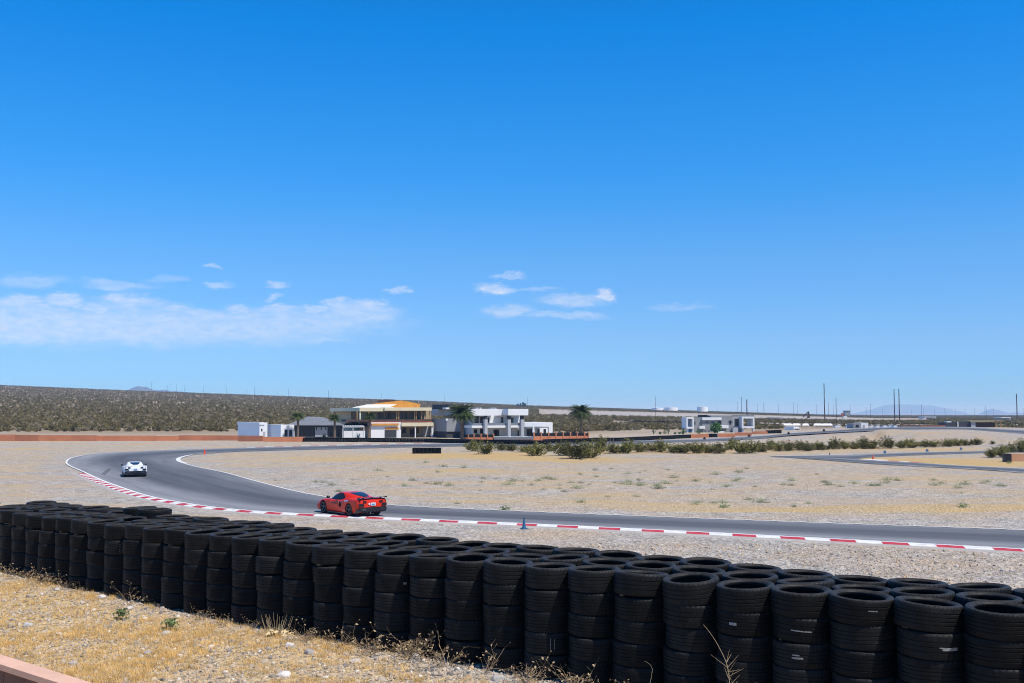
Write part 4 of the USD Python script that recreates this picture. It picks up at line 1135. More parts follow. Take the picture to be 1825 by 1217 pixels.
def foot(x, f=-.47):
    """a point just in front of the tyre wall at pixel column x"""
    i = int(np.argmin(np.abs(CX + F * WALL[:, 0] / WALL[:, 1] - x)))
    t = np.array([math.cos(WALL[i, 2]), math.sin(WALL[i, 2])]); nn = np.array([-t[1], t[0]])
    p = WALL[i, :2] + f * nn
    return np.array([p[0], p[1], gz(p[0], p[1])])
WXS = [(8, 0, .9), (30, 2, .8), (52, 1, .8), (78, 2, .9), (105, 2, 1.0), (128, 0, .9), (150, 2, 1.0), (172, 2, .8), (205, 0, .6), (290, 3, .9), (320, 0, .5), (395, 1, .6), (410, 2, .6), (458, 0, .7), (490, 1, .6), (600, 3, .8), (625, 0, .7), (650, 1, 1.0), (688, 0, .8), (718, 3, 1.1), (738, 0, .9), (765, 2, 1.0), (790, 1, 1.1), (806, 2, 1.1), (842, 3, 1.0), (866, 1, 1.15), (920, 3, 1.0), (950, 1, 1.0), (985, 0, 1.0), (1022, 1, .9), (1052, 2, .9), (1100, 0, .9), (1127, 0, .8)]
for j, (x, k, s) in enumerate(WXS):
    p = foot(x, -.46 - .12 * r5.random())
    i = int(np.argmin(np.abs(CX + F * WALL[:, 0] / WALL[:, 1] - x)))
    dup(DW[k], 'dry_weed', f"brown dry branching weed at the foot of the tyre wall, {WORDS[j]} from the left", 'dry weed', p, r5.uniform(0, 6), 'dry weeds along the foot of the tyre wall', scale=s)
# a clump of upright straw stalks, bare curling twigs, small green shoots
t = thing('straw_clump', 'upright clump of pale straw stalks at the foot of the tyre wall', 'dry plant', foot(552, -.55))
r6 = np.random.default_rng(5)
ms = []
for k in range(46):
    a, l = r6.uniform(0, 2 * PI), r6.uniform(.12, .34)
    b = np.array([math.cos(a) * .05, math.sin(a) * .05, -.02]) * r6.uniform(.2, 1.6); b[0] *= 2.2
    ms.append(tube(b, b + [math.cos(a) * l * .35, math.sin(a) * l * .3, l], .0035, .0015, 3))
obj('stalks', cat(ms), m_straw2, t); obj('base_leaves', leaf_quads(r6.normal(0, 1, (60, 3)) * [.12, .06, .02] + [0, 0, .04], .05, r6, 2.5), m_straw2, t)
def curl(name, label, pts, rad):
    P = np.array(pts); u = np.linspace(0, 1, len(P)); C = PchipInterpolator(u, P)(np.linspace(0, 1, 22))
    t = thing(name, label, 'twig', C[0]); ms = [tube(C[k] - C[0], C[k + 1] - C[0], rad * (1 - k / 26), rad * (1 - (k + 1) / 26), 4) for k in range(21)]
    obj('stem', cat(ms), m_straw2, t)
    return t, C
a = foot(1135, -.50); vx = np.array([.82, -.57, 0])
curl('bare_twig', 'pale bare twig curling up before the tyres right of centre', [a - vx * .1, a + vx * .15 + [0, 0, .10], a + vx * .36 + [0, 0, .22], a + vx * .40 + [0, 0, .40], a + vx * .30 + [0, 0, .48]], .004)
t, C = curl('bare_twig', 'reddish brown branching twig standing before the tyres near the bottom right', [foot(1366, -.48) + [0, 0, -.02], foot(1366, -.5) + [.02, 0, .25], foot(1366, -.5) + [.0, 0, .5], foot(1366, -.5) + [-.10, 0, .75], foot(1366, -.5) + [-.26, 0, .98]], .0055)
ms = []
for k in range(26):
    b = C[3 + k % 10] - C[0]
    ms.append(tube(b, b + r6.normal(0, 1, 3) * [.09, .05, .04] + [0, 0, .10], .0035, .001, 3))
obj('twigs', cat(ms), m_twig, t)
GS = klass('green_shoot_pattern')
b, tips = dry_weed(np.random.default_rng(8), .2, 4, .25)
obj('stems', b, m_weed, GS); obj('leaves', leaf_quads(np.vstack([tips + r6.normal(0, .02, tips.shape) for _ in range(2)]), .03, r6, 2.4), m_weed, GS)
for x, y, s, lab in ((215, 1106, .9, 'left green shoot growing in the yellow grass at left'), (302, 1125, .9, 'right green shoot beside an angular stone on the left'), (1172, 1200, .6, 'tiny green shoot under the tyres right of centre'), (330, 1082, 1.1, 'tall thin grey-green stalk just before the tyres at left')):
    p = grounded(x, y); dup(GS, 'green_shoot', lab, 'plant', p, r6.uniform(0, 6), scale=s)

# ------------------------------------------------------------------ buildings
class Facade:
    """a vertical plane through the point a pixel shows at depth D, turned by phi: boxes are laid out on it and behind it"""
    def __init__(s, name, label, x, y, D, phi, cat='house'):
        s.A = at(x, y, D); a = math.radians(phi)
        s.u = np.array([math.cos(a), math.sin(a)]); s.b = np.array([-math.sin(a), math.cos(a)])
        s.A[2] = min(s.A[2], gz(s.A[0], s.A[1]))
        s.t = thing(name, label, cat, s.A)
    def along(s, x, o):
        d = ray(x, HOR)[:2]; p = s.A[:2] + s.b * o
        m = np.array([[d[0], -s.u[0]], [d[1], -s.u[1]]])
        k = np.linalg.solve(m, p)
        return k[1], k[0] * d[1]
    def back_to(s, xc, x):
        """how deep a side wall must be that starts at the corner at pixel xc and ends at pixel x"""
        k, _ = s.along(xc, 0); p = s.A[:2] + s.u * k; d = ray(x, HOR)[:2]
        m = np.array([[d[0], -s.b[0]], [d[1], -s.b[1]]])
        return np.linalg.solve(m, p)[1]
    def box(s, name, x0, x1, y0, y1, o, d, mat, parent=None, **kw):
        k0, D0 = s.along(x0, o); k1, D1 = s.along(x1, o); D = (D0 + D1) / 2
        z1, z0 = at(x0, y0, D)[2], at(x0, y1, D)[2]
        if kw.pop('down', False):
            z0 = s.A[2] - .6
        P = [s.A[:2] + s.u * k + s.b * (o + e) for k in (k0, k1) for e in (0, d)]
        V = np.array([(p[0], p[1], z) for p in P for z in (z0, z1)])
        return obj(name, trimesh.convex.convex_hull(V), mat, parent or s.t, world=True, **kw)
    def solid(s, name, corners, mat, parent=None, **kw):
        """hull of (pixel x, pixel y, offset behind the plane) corners"""
        V = []
        for x, y, o in corners:
            k, D = s.along(x, o); p = s.A[:2] + s.u * k + s.b * o
            V.append((p[0], p[1], at(x, y, D)[2]))
        return obj(name, trimesh.convex.convex_hull(np.array(V)), mat, parent or s.t, world=True, **kw)

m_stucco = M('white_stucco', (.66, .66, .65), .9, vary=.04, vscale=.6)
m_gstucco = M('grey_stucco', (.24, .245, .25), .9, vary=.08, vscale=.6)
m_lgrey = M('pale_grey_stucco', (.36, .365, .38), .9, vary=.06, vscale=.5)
m_dgrey = M('charcoal_wall', (.045, .047, .052), .8, vary=.1, vscale=.5)
m_pane = usdkit.material(stage, '/World/Looks/window_glass', {'p': ('principled_bsdf', {'base_color': (.014, .018, .022), 'roughness': .08, 'specular_ior_level': .5})}, [], surface='p.BSDF')
m_cream = M('cream_stucco', (.60, .53, .36), .9, vary=.05, vscale=.5)
m_tan = M('tan_wall', (.36, .29, .19), .9, vary=.08, vscale=.5)
m_ply = M('bare_plywood', (.56, .25, .045), .85, vary=.15, vscale=.8)
m_stud = M('wood_stud', (.42, .25, .10), .85, vary=.15, vscale=.8)
m_brownroof = M('brown_roof', (.075, .048, .04), .85, vary=.2, vscale=.8)
m_shingle = M('grey_shingle', (.16, .17, .19), .9, vary=.15, vscale=1.4)
m_memb = M('roof_membrane', (.70, .69, .66), .8)
m_rail = M('railing_grey', (.16, .18, .20), .4)

# low white building at the left
h = Facade('white_building', 'low white flat-roofed block building at the left end of the houses', 463, 777.6, 214, 42, 'building')
d = h.back_to(463, 424.3)
h.box('wall', 463, 477, 753, 778, 0, d, m_stucco, down=True)
h.box('parapet', 462.6, 472, 752.4, 757, -.15, d + .3, m_stucco)
h.box('window', 466, 468.3, 764, 768.5, -.04, .1, m_pane)
h.box('door', 469.5, 473.5, 769.3, 778, -.04, .1, m_lgrey)
h2 = 501
o2 = h.back_to(463, 455)
h.box('wall', 501, 524.5, 757, 778.5, -4.2, 7.0, m_stucco, down=True)
w = h.box('window', 508, 513, 765.8, 778, -4.26, .12, m_pane); h.box('window', 516, 521, 765.8, 778, -4.26, .12, m_pane)
# dark house with the grey hipped roof
h = Facade('dark_house', 'charcoal house with grey hipped roof left of the beige villa', 523, 779, 222, 8)
h.box('wall', 526, 610, 757, 779, 0, 11, m_dgrey, down=True)
h.solid('roof', [(511, 757, -1), (614, 757, -1), (514, 757, 12.5), (612, 757, 12.5), (511, 758.2, -1), (614, 758.2, -1), (548, 742.3, 5.5), (576, 743.3, 5.5)], m_shingle)
h.box('wall_panel', 562, 584, 761.5, 778.4, -.1, .1, m_lgrey)
for x in (563.5, 572, 580):
    h.box('window', x, x + 1.8, 762, 766, -.14, .1, m_pane)
h.box('window', 589, 593, 764, 778, -.06, .1, m_pane); h.box('window', 602.5, 606, 765, 778, -.06, .1, m_pane)
h.solid('vent', [(574.3, 753, 1.2), (577.6, 753, 1.2), (576, 750.5, 1.2), (576, 751, 2.4)], m_black)
# beige villa under construction
h = Facade('beige_villa', 'two-storey beige villa under construction with bare plywood roof', 641, 780.5, 229, 24)
d = h.back_to(641, 588)
h.box('upper_wall', 646, 768, 731, 751, 2.6, d - 3.5, m_tan)
h.box('lower_wall', 641, 768, 751, 781, 2.4, d - 3, m_tan, down=True)
h.box('roof_slab', 641, 685.5, 726.4, 732.8, -.6, d, m_cream)
h.box('roof_slab', 685.5, 769.5, 726.0, 731.8, -1.3, d, m_cream)
h.solid('roof_membrane', [(628, 726.0, 2), (700, 726.0, 2), (655, 720.6, 9), (714, 720.4, 9), (628, 726.6, 2), (700, 726.6, 2)], m_memb)
h.solid('plywood_roof', [(664, 719.5, 9), (714, 713.7, 9), (749.5, 720.3, 9), (664, 721.6, 9), (749.5, 722, 9), (664, 719.5, 14), (716, 713.7, 14), (750, 720.3, 14)], m_ply)
h.solid('gable', [(692, 726, 3), (724, 714.6, 3), (748.5, 720.8, 3), (748.5, 726, 3), (692, 726, 6), (724, 714.6, 6), (748.5, 720.8, 6), (748.5, 726, 6)], m_ply)
h.solid('tile_stack', [(672, 713.5, 12), (686, 711.3, 12), (702, 711.8, 12), (707, 715.5, 12), (672, 716.5, 12), (707, 716.5, 12), (690, 711.8, 13), (690, 716, 13)], m_brownroof)
h.box('balcony_slab', 617, 770, 747.3, 751.2, -1.0, 3.8, m_brownroof)
h.box('balcony_trim', 661, 770, 751.2, 752.4, -1.05, 3.6, M('red_trim', (.30, .07, .05), .8))
for x0, x1, y0 in ((674, 684, 735), (687.5, 706, 735), (712, 725, 735), (730, 737, 734.5), (743, 749, 733)):
    f = h.box('window', x0, x1, y0, 747, 2.5, .12, m_pane)
    h.box('window_frame', x0 - .4, x0, y0, 747, 2.42, .2, m_stud, f); h.box('window_frame', (x0 + x1) / 2 - .2, (x0 + x1) / 2 + .2, y0, 747, 2.42, .2, m_stud, f)
for x in (636, 657, 706.5, 710.3, 738.5, 741.3, 751, 758, 765.5):
    h.box('post', x, x + 1.2, 731.5, 747.5, -.6, .2, m_stud)
h.box('pillar', 641, 643.4, 732.5, 747.5, -.4, .5, m_cream)
for x in (594, 602, 609, 614):                             # studs along the shaded side
    k = h.back_to(641, x); h.box('post', 641.2, 642, 732.6, 748, k, .25, m_stud)
k0, k1 = h.back_to(641, 633), h.back_to(641, 618)
h.box('window', 640.6, 641, 733.5, 749, k0, k1 - k0, m_pane)
h.box('garage_wall', 661.5, 715, 752.4, 781, -1.4, 3.7, m_stucco, down=True)
h.box('lintel', 663, 711, 754.5, 758, -1.9, .5, m_ply); h.box('lintel', 687, 711, 761.5, 765.5, -1.5, .2, m_ply)
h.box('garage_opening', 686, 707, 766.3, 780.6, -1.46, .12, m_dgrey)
h.box('porch_fascia', 716, 772.8, 753, 759.4, -1.8, 4.2, m_cream)
h.box('window', 717, 723.5, 762.5, 771.5, 2.3, .12, m_pane); h.box('door', 731, 739.5, 763.5, 780, 2.3, .12, m_pane); h.box('window', 743, 746.5, 762.5, 771.5, 2.3, .12, m_pane); h.box('window', 753, 765, 760, 778, 2.3, .12, m_lgrey)
for x, w in ((740, 1.6), (769.6, 3)):
    h.box('porch_post', x, x + w, 759.2, 781, -1.6, .4, m_stucco, down=True)
h.solid('lower_roof', [(613, 759, 0), (662, 759, 0), (617, 751.3, 5), (662, 751.3, 5), (613, 760.5, 0), (662, 760.5, 0)], m_brownroof)
# pergola with a low white wall in front
g = Facade('white_pergola', 'white pergola over a low white wall before the beige villa', 612, 780, 222, 12, 'pergola')
g.box('wall', 613, 651, 767.8, 780.5, 0, .4, m_stucco, down=True)
for k in range(9):
    g.box('slat', 611 + k * 4.4, 613 + k * 4.4, 758.2, 760, -.3, 4.5, m_stucco)
g.box('beam', 610.5, 650, 760, 761.6, -.2, .25, m_stucco); g.box('beam', 611, 650, 760, 761.6, 3.6, .25, m_stucco)
for x in (611, 629, 648.5):
    g.box('post', x, x + 1, 761.5, 780, -.1, .2, m_stucco, down=True)

# white modern villa
h = Facade('white_villa', 'white modern two-storey villa with flat roof bands and grey columns', 840, 784, 226, 26)
d = h.back_to(840, 771)
h.box('roof_band', 840, 889, 728.6, 740.6, -.8, d + .8, m_stucco)
h.box('roof_band', 889, 905.6, 729.4, 740.2, 1.6, d - 3, m_stucco)
h.box('roof_band', 905.6, 941.5, 728.7, 740.0, -1.2, d, m_stucco)
h.box('upper_wall', 845, 928, 740.4, 759, 3.2, d - 5, m_stucco)
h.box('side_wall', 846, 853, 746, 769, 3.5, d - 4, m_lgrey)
h.box('balcony_slab', 841, 934.5, 758.2, 762.2, -.9, 4.1, m_stucco)
h.box('lower_wall', 842, 934, 762.2, 783, 2.6, d - 4, m_stucco, down=True)
h.box('balcony_rail', 842, 934, 753.6, 758.2, -.6, .05, m_rail)
for x in (864, 905.5, 929):
    c = h.box('column', x, x + 5.2, 747.5, 775, -1.6, .9, m_lgrey, down=True)
    h.box('column_top', x + .3, x + 4.6, 740.2, 747.5, -.6, .8, m_dgrey)
for x0, x1, y0 in ((846, 853.5, 742), (856, 862, 742.5), (893.5, 897, 743), (910.5, 915, 744), (870, 872, 744)):
    h.box('window', x0, x1, y0, 758, 3.1, .12, m_pane)
for x0, x1, y0, y1 in ((845, 850.5, 765, 772), (856, 864, 764, 773), (880, 889.6, 765.5, 778)):
    h.box('window', x0, x1, y0, y1, 2.5, .12, m_pane)
dr = h.box('door', 921.5, 927.5, 766.5, 778.5, 2.5, .12, m_cream); h.box('door_pane', 923, 925, 767.5, 778, 2.42, .08, m_pane, dr)
h.box('wing_wall', 935, 985, 752.4, 770.5, 2.4, 8, m_stucco, down=True)
h.box('patio_beam', 937, 978, 760.6, 762.4, -1.8, 4.2, m_rail)
for x in (937, 956, 977):
    h.box('patio_post', x, x + .9, 762.3, 778, -1.7, .2, m_rail, down=True)
for x0, x1 in ((938, 950), (958, 962), (969, 973)):
    h.box('window', x0, x1, 764.5, 777, 2.3, .12, m_pane)
h.box('penthouse', 800, 829.5, 720.4, 729, 8, 10, m_dgrey)
h.box('penthouse', 829, 838, 720.6, 729, 7, 9, m_lgrey)
h.box('skylight', 795, 801, 726, 729, 6, 2, m_stucco)
for x in (849, 855, 876, 881):
    h.box('roof_unit', x, x + 3.4, 726.4, 728.6, 3, 1.4, m_lgrey)
h.box('annex', 796, 824, 746, 769, 5.5, 9, m_gstucco)
h.box('annex_base', 796, 826, 769, 784, 5.8, 8, m_dgrey, down=True)
h.box('annex_notch', 795, 798, 746, 749.5, 5.3, .3, m_stucco)
# terrace wall with red pillars, railing and hedge
def pillared(name, label, xs, y_top, base, D, phi, wall_h):
    h = Facade(name, label, xs[0], base, D, phi, 'fence')
    h.box('base_wall', xs[0], xs[-1], base - wall_h, base, 0, .3, m_redblock_far, down=True)
    for k, x in enumerate(xs):
        h.box('pillar', x - .9, x + .9, y_top, base, -.1, .5, m_redblock_far, down=True)
    for a, b in zip(xs[:-1], xs[1:]):
        h.box('rail_panel', a + .9, b - .9, y_top + 1.6, base - wall_h, .1, .06, m_black)
    return h
pillared('pillared_fence', 'left fence of red pillars and dark railing before the white villa', [825, 835, 845, 857.5, 869, 880], 772.8, 787, 208, 6, 7.6)
pillared('pillared_fence', 'right fence of red pillars and dark railing beyond the pool terrace', [952, 965, 978, 991, 1004, 1017, 1029, 1042, 1049], 770.2, 786, 210, 16, 9)
h = Facade('pool_terrace', 'grey pool edge with glass rail and loungers between the red pillars', 881, 786, 208, 6, 'terrace')
h.box('red_wall', 880.9, 951, 782, 787, 0, .4, m_redblock_far, down=True)
h.box('pool_edge', 881, 950.5, 778.6, 783, -.3, .5, m_rail)
h.box('deck', 881, 950.5, 778.2, 779.2, .2, 5, m_conc)
for x in (907, 932, 939):
    h.box('lounger', x, x + 5, 777.2, 778.4, 1.0, .8, m_stucco)
# closed parasol
p = at(950.5, 779, 209)
t = thing('parasol', 'closed white parasol on the terrace beside the right red pillars', 'parasol', p)
obj('pole', tube((0, 0, -.4), (0, 0, 2.6), .04), m_rail, t); obj('canopy', lathe([(.1, .9), (.26, 1.0), (.2, 1.7), (.05, 2.5), (0, 2.6)], 14), m_stucco, t, smooth=40)

# small grey house on the right
h = Facade('grey_house', 'small grey and white cube house beside the far track on the right', 1236, 775, 292, 6)
h.box('wall', 1236.5, 1268, 744, 775, 0, 8, m_gstucco, down=True)
h.box('tower', 1267, 1305.5, 740.2, 775, .8, 8, m_gstucco, down=True)
h.box('wing', 1304.5, 1322, 742.5, 771, 1.4, 6, m_lgrey, down=True)
for f0, f1, ya, yb in ((1223.3, 1236.6, 743.4, 764), (1322.3, 1344.4, 742.6, 763)):
    tk = 2.4
    fr = h.box('frame', f0, f1, ya, ya + tk + .6, -1.2, 5, m_stucco); h.box('frame', f0, f1, yb - tk - 1, yb, -1.2, 5, m_stucco)
    h.box('frame', f0, f0 + tk, ya + tk + .6, yb - tk - 1, -1.2, 5, m_stucco); h.box('frame', f1 - tk, f1, ya + tk + .6, yb - tk - 1, -1.2, 5, m_stucco)
    for x in (f0 + .6, f1 - 3):
        h.box('leg', x, x + 2.6, yb, 773, -.8, 1, m_stucco, down=True)
h.box('band', 1251.5, 1286, 743.6, 748.6, -.8, .8, m_stucco); h.box('band', 1246.5, 1256.3, 759, 764, -1, 1, m_stucco); h.box('band', 1283.5, 1298.3, 757.6, 763, -.9, 1.7, m_stucco)
h.box('wall', 1251.5, 1283, 748.6, 775, -.3, .3, m_gstucco, down=True)
for x0, x1, y0, y1, o in ((1258, 1261.5, 751.4, 753, -.36), (1267.5, 1272, 751.4, 753, -.36), (1279, 1285.5, 749, 757, -.36), (1300, 1302.6, 749, 756.5, .74), (1237.5, 1239, 751, 757, -.06), (1309, 1316, 746, 759, 1.34), (1255, 1258.5, 767, 768.4, -.36), (1262, 1265, 767, 768.4, -.36)):
    h.box('window', x0, x1, y0, y1, o, .1, m_pane)
h.box('rail', 1304, 1344, 739.6, 742.4, 0, .08, m_rail); h.box('roof_unit', 1247, 1261, 739.3, 743.8, 3, 2, m_black)
h.box('stair', 1306, 1315, 762, 774, -.6, 1.8, m_lgrey, down=True)
h.box('garden_cover', 1279, 1291, 768.5, 775, -2.6, 2, m_stucco)

# ------------------------------------------------------------------ red walls beyond the track
def red_wall(segs, label, D_of=None):
    t = None
    for (x0, x1, yt, yb) in segs:
        a, b = grounded(x0, yb), grounded(x1, yb)
        za, zb = at(x0, yt, a[1])[2], at(x1, yt, b[1])[2]
        if t is None:
            t = thing('red_block_wall', label, 'wall', a)
        z = (za + zb) / 2
        dd = np.array([-(b - a)[1], (b - a)[0], 0]); dd = dd / np.linalg.norm(dd) * .25
        V = np.array([(*p[:2], q) for p in (a, b, a + dd, b + dd) for q in (min(a[2], b[2]) - .5, z)])
        obj('wall_panel', trimesh.convex.convex_hull(V), m_redblock_far, t, world=True)
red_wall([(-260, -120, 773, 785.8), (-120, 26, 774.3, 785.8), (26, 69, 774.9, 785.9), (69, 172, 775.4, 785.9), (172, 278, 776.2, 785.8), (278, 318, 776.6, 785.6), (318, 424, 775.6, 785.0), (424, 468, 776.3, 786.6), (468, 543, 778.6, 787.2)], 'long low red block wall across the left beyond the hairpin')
red_wall([(1229, 1246, 773.8, 780.6), (1246, 1263.5, 773.4, 780.0)], 'short red block wall left of the grey house gate')
red_wall([(1280.5, 1310, 772.4, 779), (1310, 1340, 770.6, 776.4), (1340, 1368, 768.6, 773.6)], 'red block wall along the road before the grey house')
b = Facade('red_block_wall', 'pale red block at the far right border with dark end', 1800, 819.5, 121, -4, 'wall')
b.box('block_face', 1800.5, 1850, 808.6, 819.8, 0, .5, M('tan_block', (.50, .27, .15), .9, vary=.1), down=True)
b = Facade('black_box', 'black box standing left of the pale red block at the right border', 1788, 820.4, 120, -4, 'box')
b.box('box_body', 1788, 1800, 809.2, 820.4, -.1, .7, m_black, down=True); b.box('box_lid', 1787.6, 1800.3, 808.8, 809.3, -.14, .78, m_dgrey)

# ------------------------------------------------------------------ palms and garden plants
m_palm = leafy('palm_leaf', (.080, .112, .032), .4, .25)
m_bark = M('palm_bark', (.16, .11, .075), .95, vary=.3, vscale=6)
def palm(label, x, yb, ytop, D, wpx, r, trunk_w=.24, nf=46):
    p = at(x, yb, D); p[2] = min(p[2], gz(p[0], p[1]) + .3); s = D / F
    H = (at(x, ytop, D)[2] - p[2]); R = wpx * s / 2
    t = thing('palm_tree', label, 'palm tree', p)
    hc = H - R * .50
    obj('trunk', cat([tube((0, 0, -.5), (.05, 0, hc * .5), trunk_w * 1.2, trunk_w, 10), tube((.05, 0, hc * .5), (0, 0, hc), trunk_w, trunk_w * 1.15, 10), tube((0, 0, hc - .3), (0, 0, hc + .25), trunk_w * 1.9, trunk_w * .8, 10)]), m_bark, t)
    V, f = [], []
    for k in range(int(nf * 2.3)):
        a = r.uniform(0, 2 * PI); e = r.uniform(-.25, 1.4); L = R * r.uniform(.85, 1.06)
        d = np.array([math.cos(a), math.sin(a)]); q = np.array([0, 0, hc + .1]); el = e; side = np.array([-d[1], d[0], 0])
        prev = q
        for j in range(9):
            stp = L / 8; q2 = q + np.array([d[0] * math.cos(el), d[1] * math.cos(el), math.sin(el)]) * stp
            el -= .15 - .05 * (e < .3)
            for sg in (-1, 1):
                for jj in range(3):
                    b0 = q + (q2 - q) * jj / 3
                    ll = L * .19 * math.sin(PI * min(1, (j + .8) / 9.5)) + .05
                    tip = b0 + side * sg * ll + (q2 - q) * 1.0 + [0, 0, -.35 * ll]
                    i = len(V); V += [b0, b0 + (q2 - q) * .30, tip]; f.append((i, i + 1, i + 2))
            i = len(V); w = side * .025; V += [q - w, q + w, q2]; f.append((i, i + 1, i + 2))
            q = q2
    obj('crown', (np.array(V), np.array(f)), m_palm, t)
r7 = np.random.default_rng(77)
palm('big bushy palm in front of the white villa', 823, 786, 725, 206, 52, r7, .32, 70)
palm('big palm alone behind the right end of the pillared fence', 1036, 780, 726, 214, 46, r7, .26, 60)
palm('palm between the white building and the dark house', 530.5, 779.5, 737.5, 212, 27, r7, .22, 40)
palm('palm beside the right end of the dark house', 596, 779.8, 741, 212, 24, r7, .22, 34)
palm('palm before the left corner of the beige villa', 657.5, 780, 737, 214, 26, r7, .3, 40)
m_hedge = leafy('hedge_leaf', (.045, .075, .025), .3, .2)
m_garden = leafy('garden_leaf', (.07, .16, .03), .3, .3)
m_agave = leafy('agave_leaf', (.20, .27, .26), .15, .1)
def shrub(name, label, cat_, x, yb, D, wpx, hpx, mat, r, n=240, group=None):
    p = at(x, yb, D); p[2] = max(gz(p[0], p[1]) - .1, p[2] - .3); s = D / F
    t = thing(name, label, cat_, p, group=group); w, h_ = wpx * s / 2, hpx * s
    q = r.normal(0, 1, (n, 3)); q /= np.linalg.norm(q, axis=1)[:, None]; q *= r.uniform(.55, 1.05, (n, 1)); q = q * [w, w, h_ * .46] + [0, 0, h_ * .54]
    obj('foliage', leaf_quads(q, max(.12, w * .22), r), mat, t); obj('stem', cat([tube((0, 0, -.2), v, .03, .015, 4) for v in q[:7]]), m_stem, t)
for k, (x, w) in enumerate(((839.5, 8), (851, 10), (863, 9), (874, 8), (958.5, 10), (971.5, 10), (985, 12), (998, 11), (1010, 12), (1023, 11), (1036, 12))):
    shrub('hedge_shrub', f"dark green hedge shrub behind the railing, {WORDS[k]} bay from the left", 'shrub', x, 780, 214 if k > 3 else 211, w, (10 if k < 4 else (15 if k > 6 else 12)), m_hedge, r7)
shrub('tree', 'small green tree in front of the grey house', 'tree', 1276, 773.5, 284, 20, 19, m_garden, r7, 420)
for k, (x, w, h_) in enumerate(((1176.5, 5, 5), (1185, 7, 8), (1203, 4, 4), (1211, 4, 4), (1217, 5, 7), (1245, 8, 8))):
    shrub('garden_shrub', f"bright green garden plant left of the grey house, {WORDS[k]} from the left", 'shrub', x, 777.5, 270, w, h_, m_garden, r7, 120)
for k, (x, h_) in enumerate(((1165, 8), (1191, 11), (1218.5, 11))):
    p = at(x, 777.5, 270); p[2] = gz(p[0], p[1])
    t = thing('cactus', f"dark upright cactus in the red soil left of the grey house, {WORDS[k]} from the left", 'cactus', p); H = h_ * 270 / F
    obj('stem', tube((0, 0, -.2), (0, 0, H), .14, .11), m_hedge, t); obj('arm', cat([tube((0, 0, H * .4), (.4, 0, H * .5), .1, .09), tube((.4, 0, H * .48), (.42, 0, H * .85), .09, .07)]), m_hedge, t); obj('arm', cat([tube((0, 0, H * .5), (-.35, .1, H * .6), .1, .09), tube((-.35, .1, H * .58), (-.36, .1, H * .9), .09, .07)]), m_hedge, t)
for lab, x, D, L, mat in (('large pale blue agave before the white wall of the pergola', 638, 216, 1.5, m_agave), ('dark agave before the grey panel of the dark house', 578, 215, 1.4, m_hedge)):
    p = at(x, 780, D); p[2] = gz(p[0], p[1])
    t = thing('agave', lab, 'agave', p)
    V, f = [], []
    for k in range(22):
        a, e = r7.uniform(0, 2 * PI), r7.uniform(.35, 1.4); d = np.array([math.cos(a) * math.cos(e), math.sin(a) * math.cos(e), math.sin(e)]); s_ = np.array([-math.sin(a), math.cos(a), 0]) * .09
        i = len(V); V += [s_ * .6, -s_ * .6, d * L * .4 + s_, d * L * .4 - s_, d * L]; f += [(i, i + 1, i + 3), (i, i + 3, i + 2), (i + 2, i + 3, i + 4)]
    obj('leaves', (np.array(V) + [0, 0, .1], np.array(f)), mat, t); obj('core', lathe([(0, -.1), (.2, 0), (.16, .3), (0, .4)], 10), mat, t)

# ------------------------------------------------------------------ poles
def pole(x, yt, yb, H, label, thick=.16, mat=None, arms=0):
    D = min(F * H / (yb - yt), 4200)
    p = at(x, yb, D); top = at(x, yt, D)[2]
    base = min(gz(p[0], p[1]), p[2]) - .5
    t = thing('utility_pole', label, 'utility pole', (p[0], p[1], base))
    h_ = top - base
    obj('pole', tube((0, 0, 0), (0, 0, h_), thick, thick * .7, 8), mat or m_wood, t)
    if arms:
        al = .7 + h_ * .012
        obj('crossarm', cat([box(-al, al, -.05, .05, h_ * q - .05, h_ * q + .05) for q in (.975, .93)[:arms]]), m_wood, t)
BIGP = [(1169, 707, 755, 20, .17, 'dark pole standing left of the grey house against the pale slope'), (1315, 715, 736, 14, .16, 'thin pole just left of the two rust brown posts'), (1322, 707, 742, 24, .36, 'taller slimmer rust brown post behind the grey house'), (1331.5, 711.7, 757, 19, .46, 'shorter thicker rust brown post behind the grey house'),
        (1470, 683, 755, 26, .34, 'tallest pole on the right, rising above the white tents'), (1491, 709, 763, 15, .14, 'slim dark pole right of the tallest pole'), (1595, 693, 762, 26, .36, 'left one of the pair of tall brown poles'), (1603.6, 693, 762, 26, .38, 'right one of the pair of tall brown poles'),
        (1758, 722.6, 752, 14, .15, 'dark pole above the brown roadside building at right'), (1813.4, 702, 762, 24, .40, 'tall brown pole near the right border')]
for x, a, b_, H, th, lab in BIGP:
    pole(x, a, b_, H, lab, th, m_steel if th > .3 else m_wood, 0)
RP = [(1350.6, 719, 733.6), (1361.6, 717, 735), (1387, 719, 735), (1414, 717, 737), (1422, 720, 736), (1455, 721, 737), (1278, 725, 732), (1477, 718, 740), (1485.7, 721, 736), (1516, 721, 735), (1545, 726, 740), (1551.5, 720, 743), (1573, 728, 740), (1625, 728, 738), (1643, 721, 745.6), (1646.5, 726, 740), (1666, 728, 738), (1684.5, 727, 741), (1703, 728, 737), (1720, 728, 736), (1737, 727, 739), (1755, 728, 738), (1770.6, 728, 740), (1824, 727, 738)]
for j, (x, a, b_) in enumerate(sorted(RP)):
    pole(x, a, b_ + 2, 15, f"thin distant utility pole on the right skyline, {WORDS[j]} from the left", .2, None, 1)
LP = [(270.4, 680, 696), (297.6, 687, 700), (314.8, 685, 699), (329, 687, 701), (363, 688, 704), (381, 692, 701), (403, 689, 707), (440, 693, 703), (453, 689, 711), (495, 696, 706), (514, 694, 716), (585, 696, 722), (679.5, 700, 714), (792, 704, 717), (940.5, 708, 730), (961.7, 718, 723)]
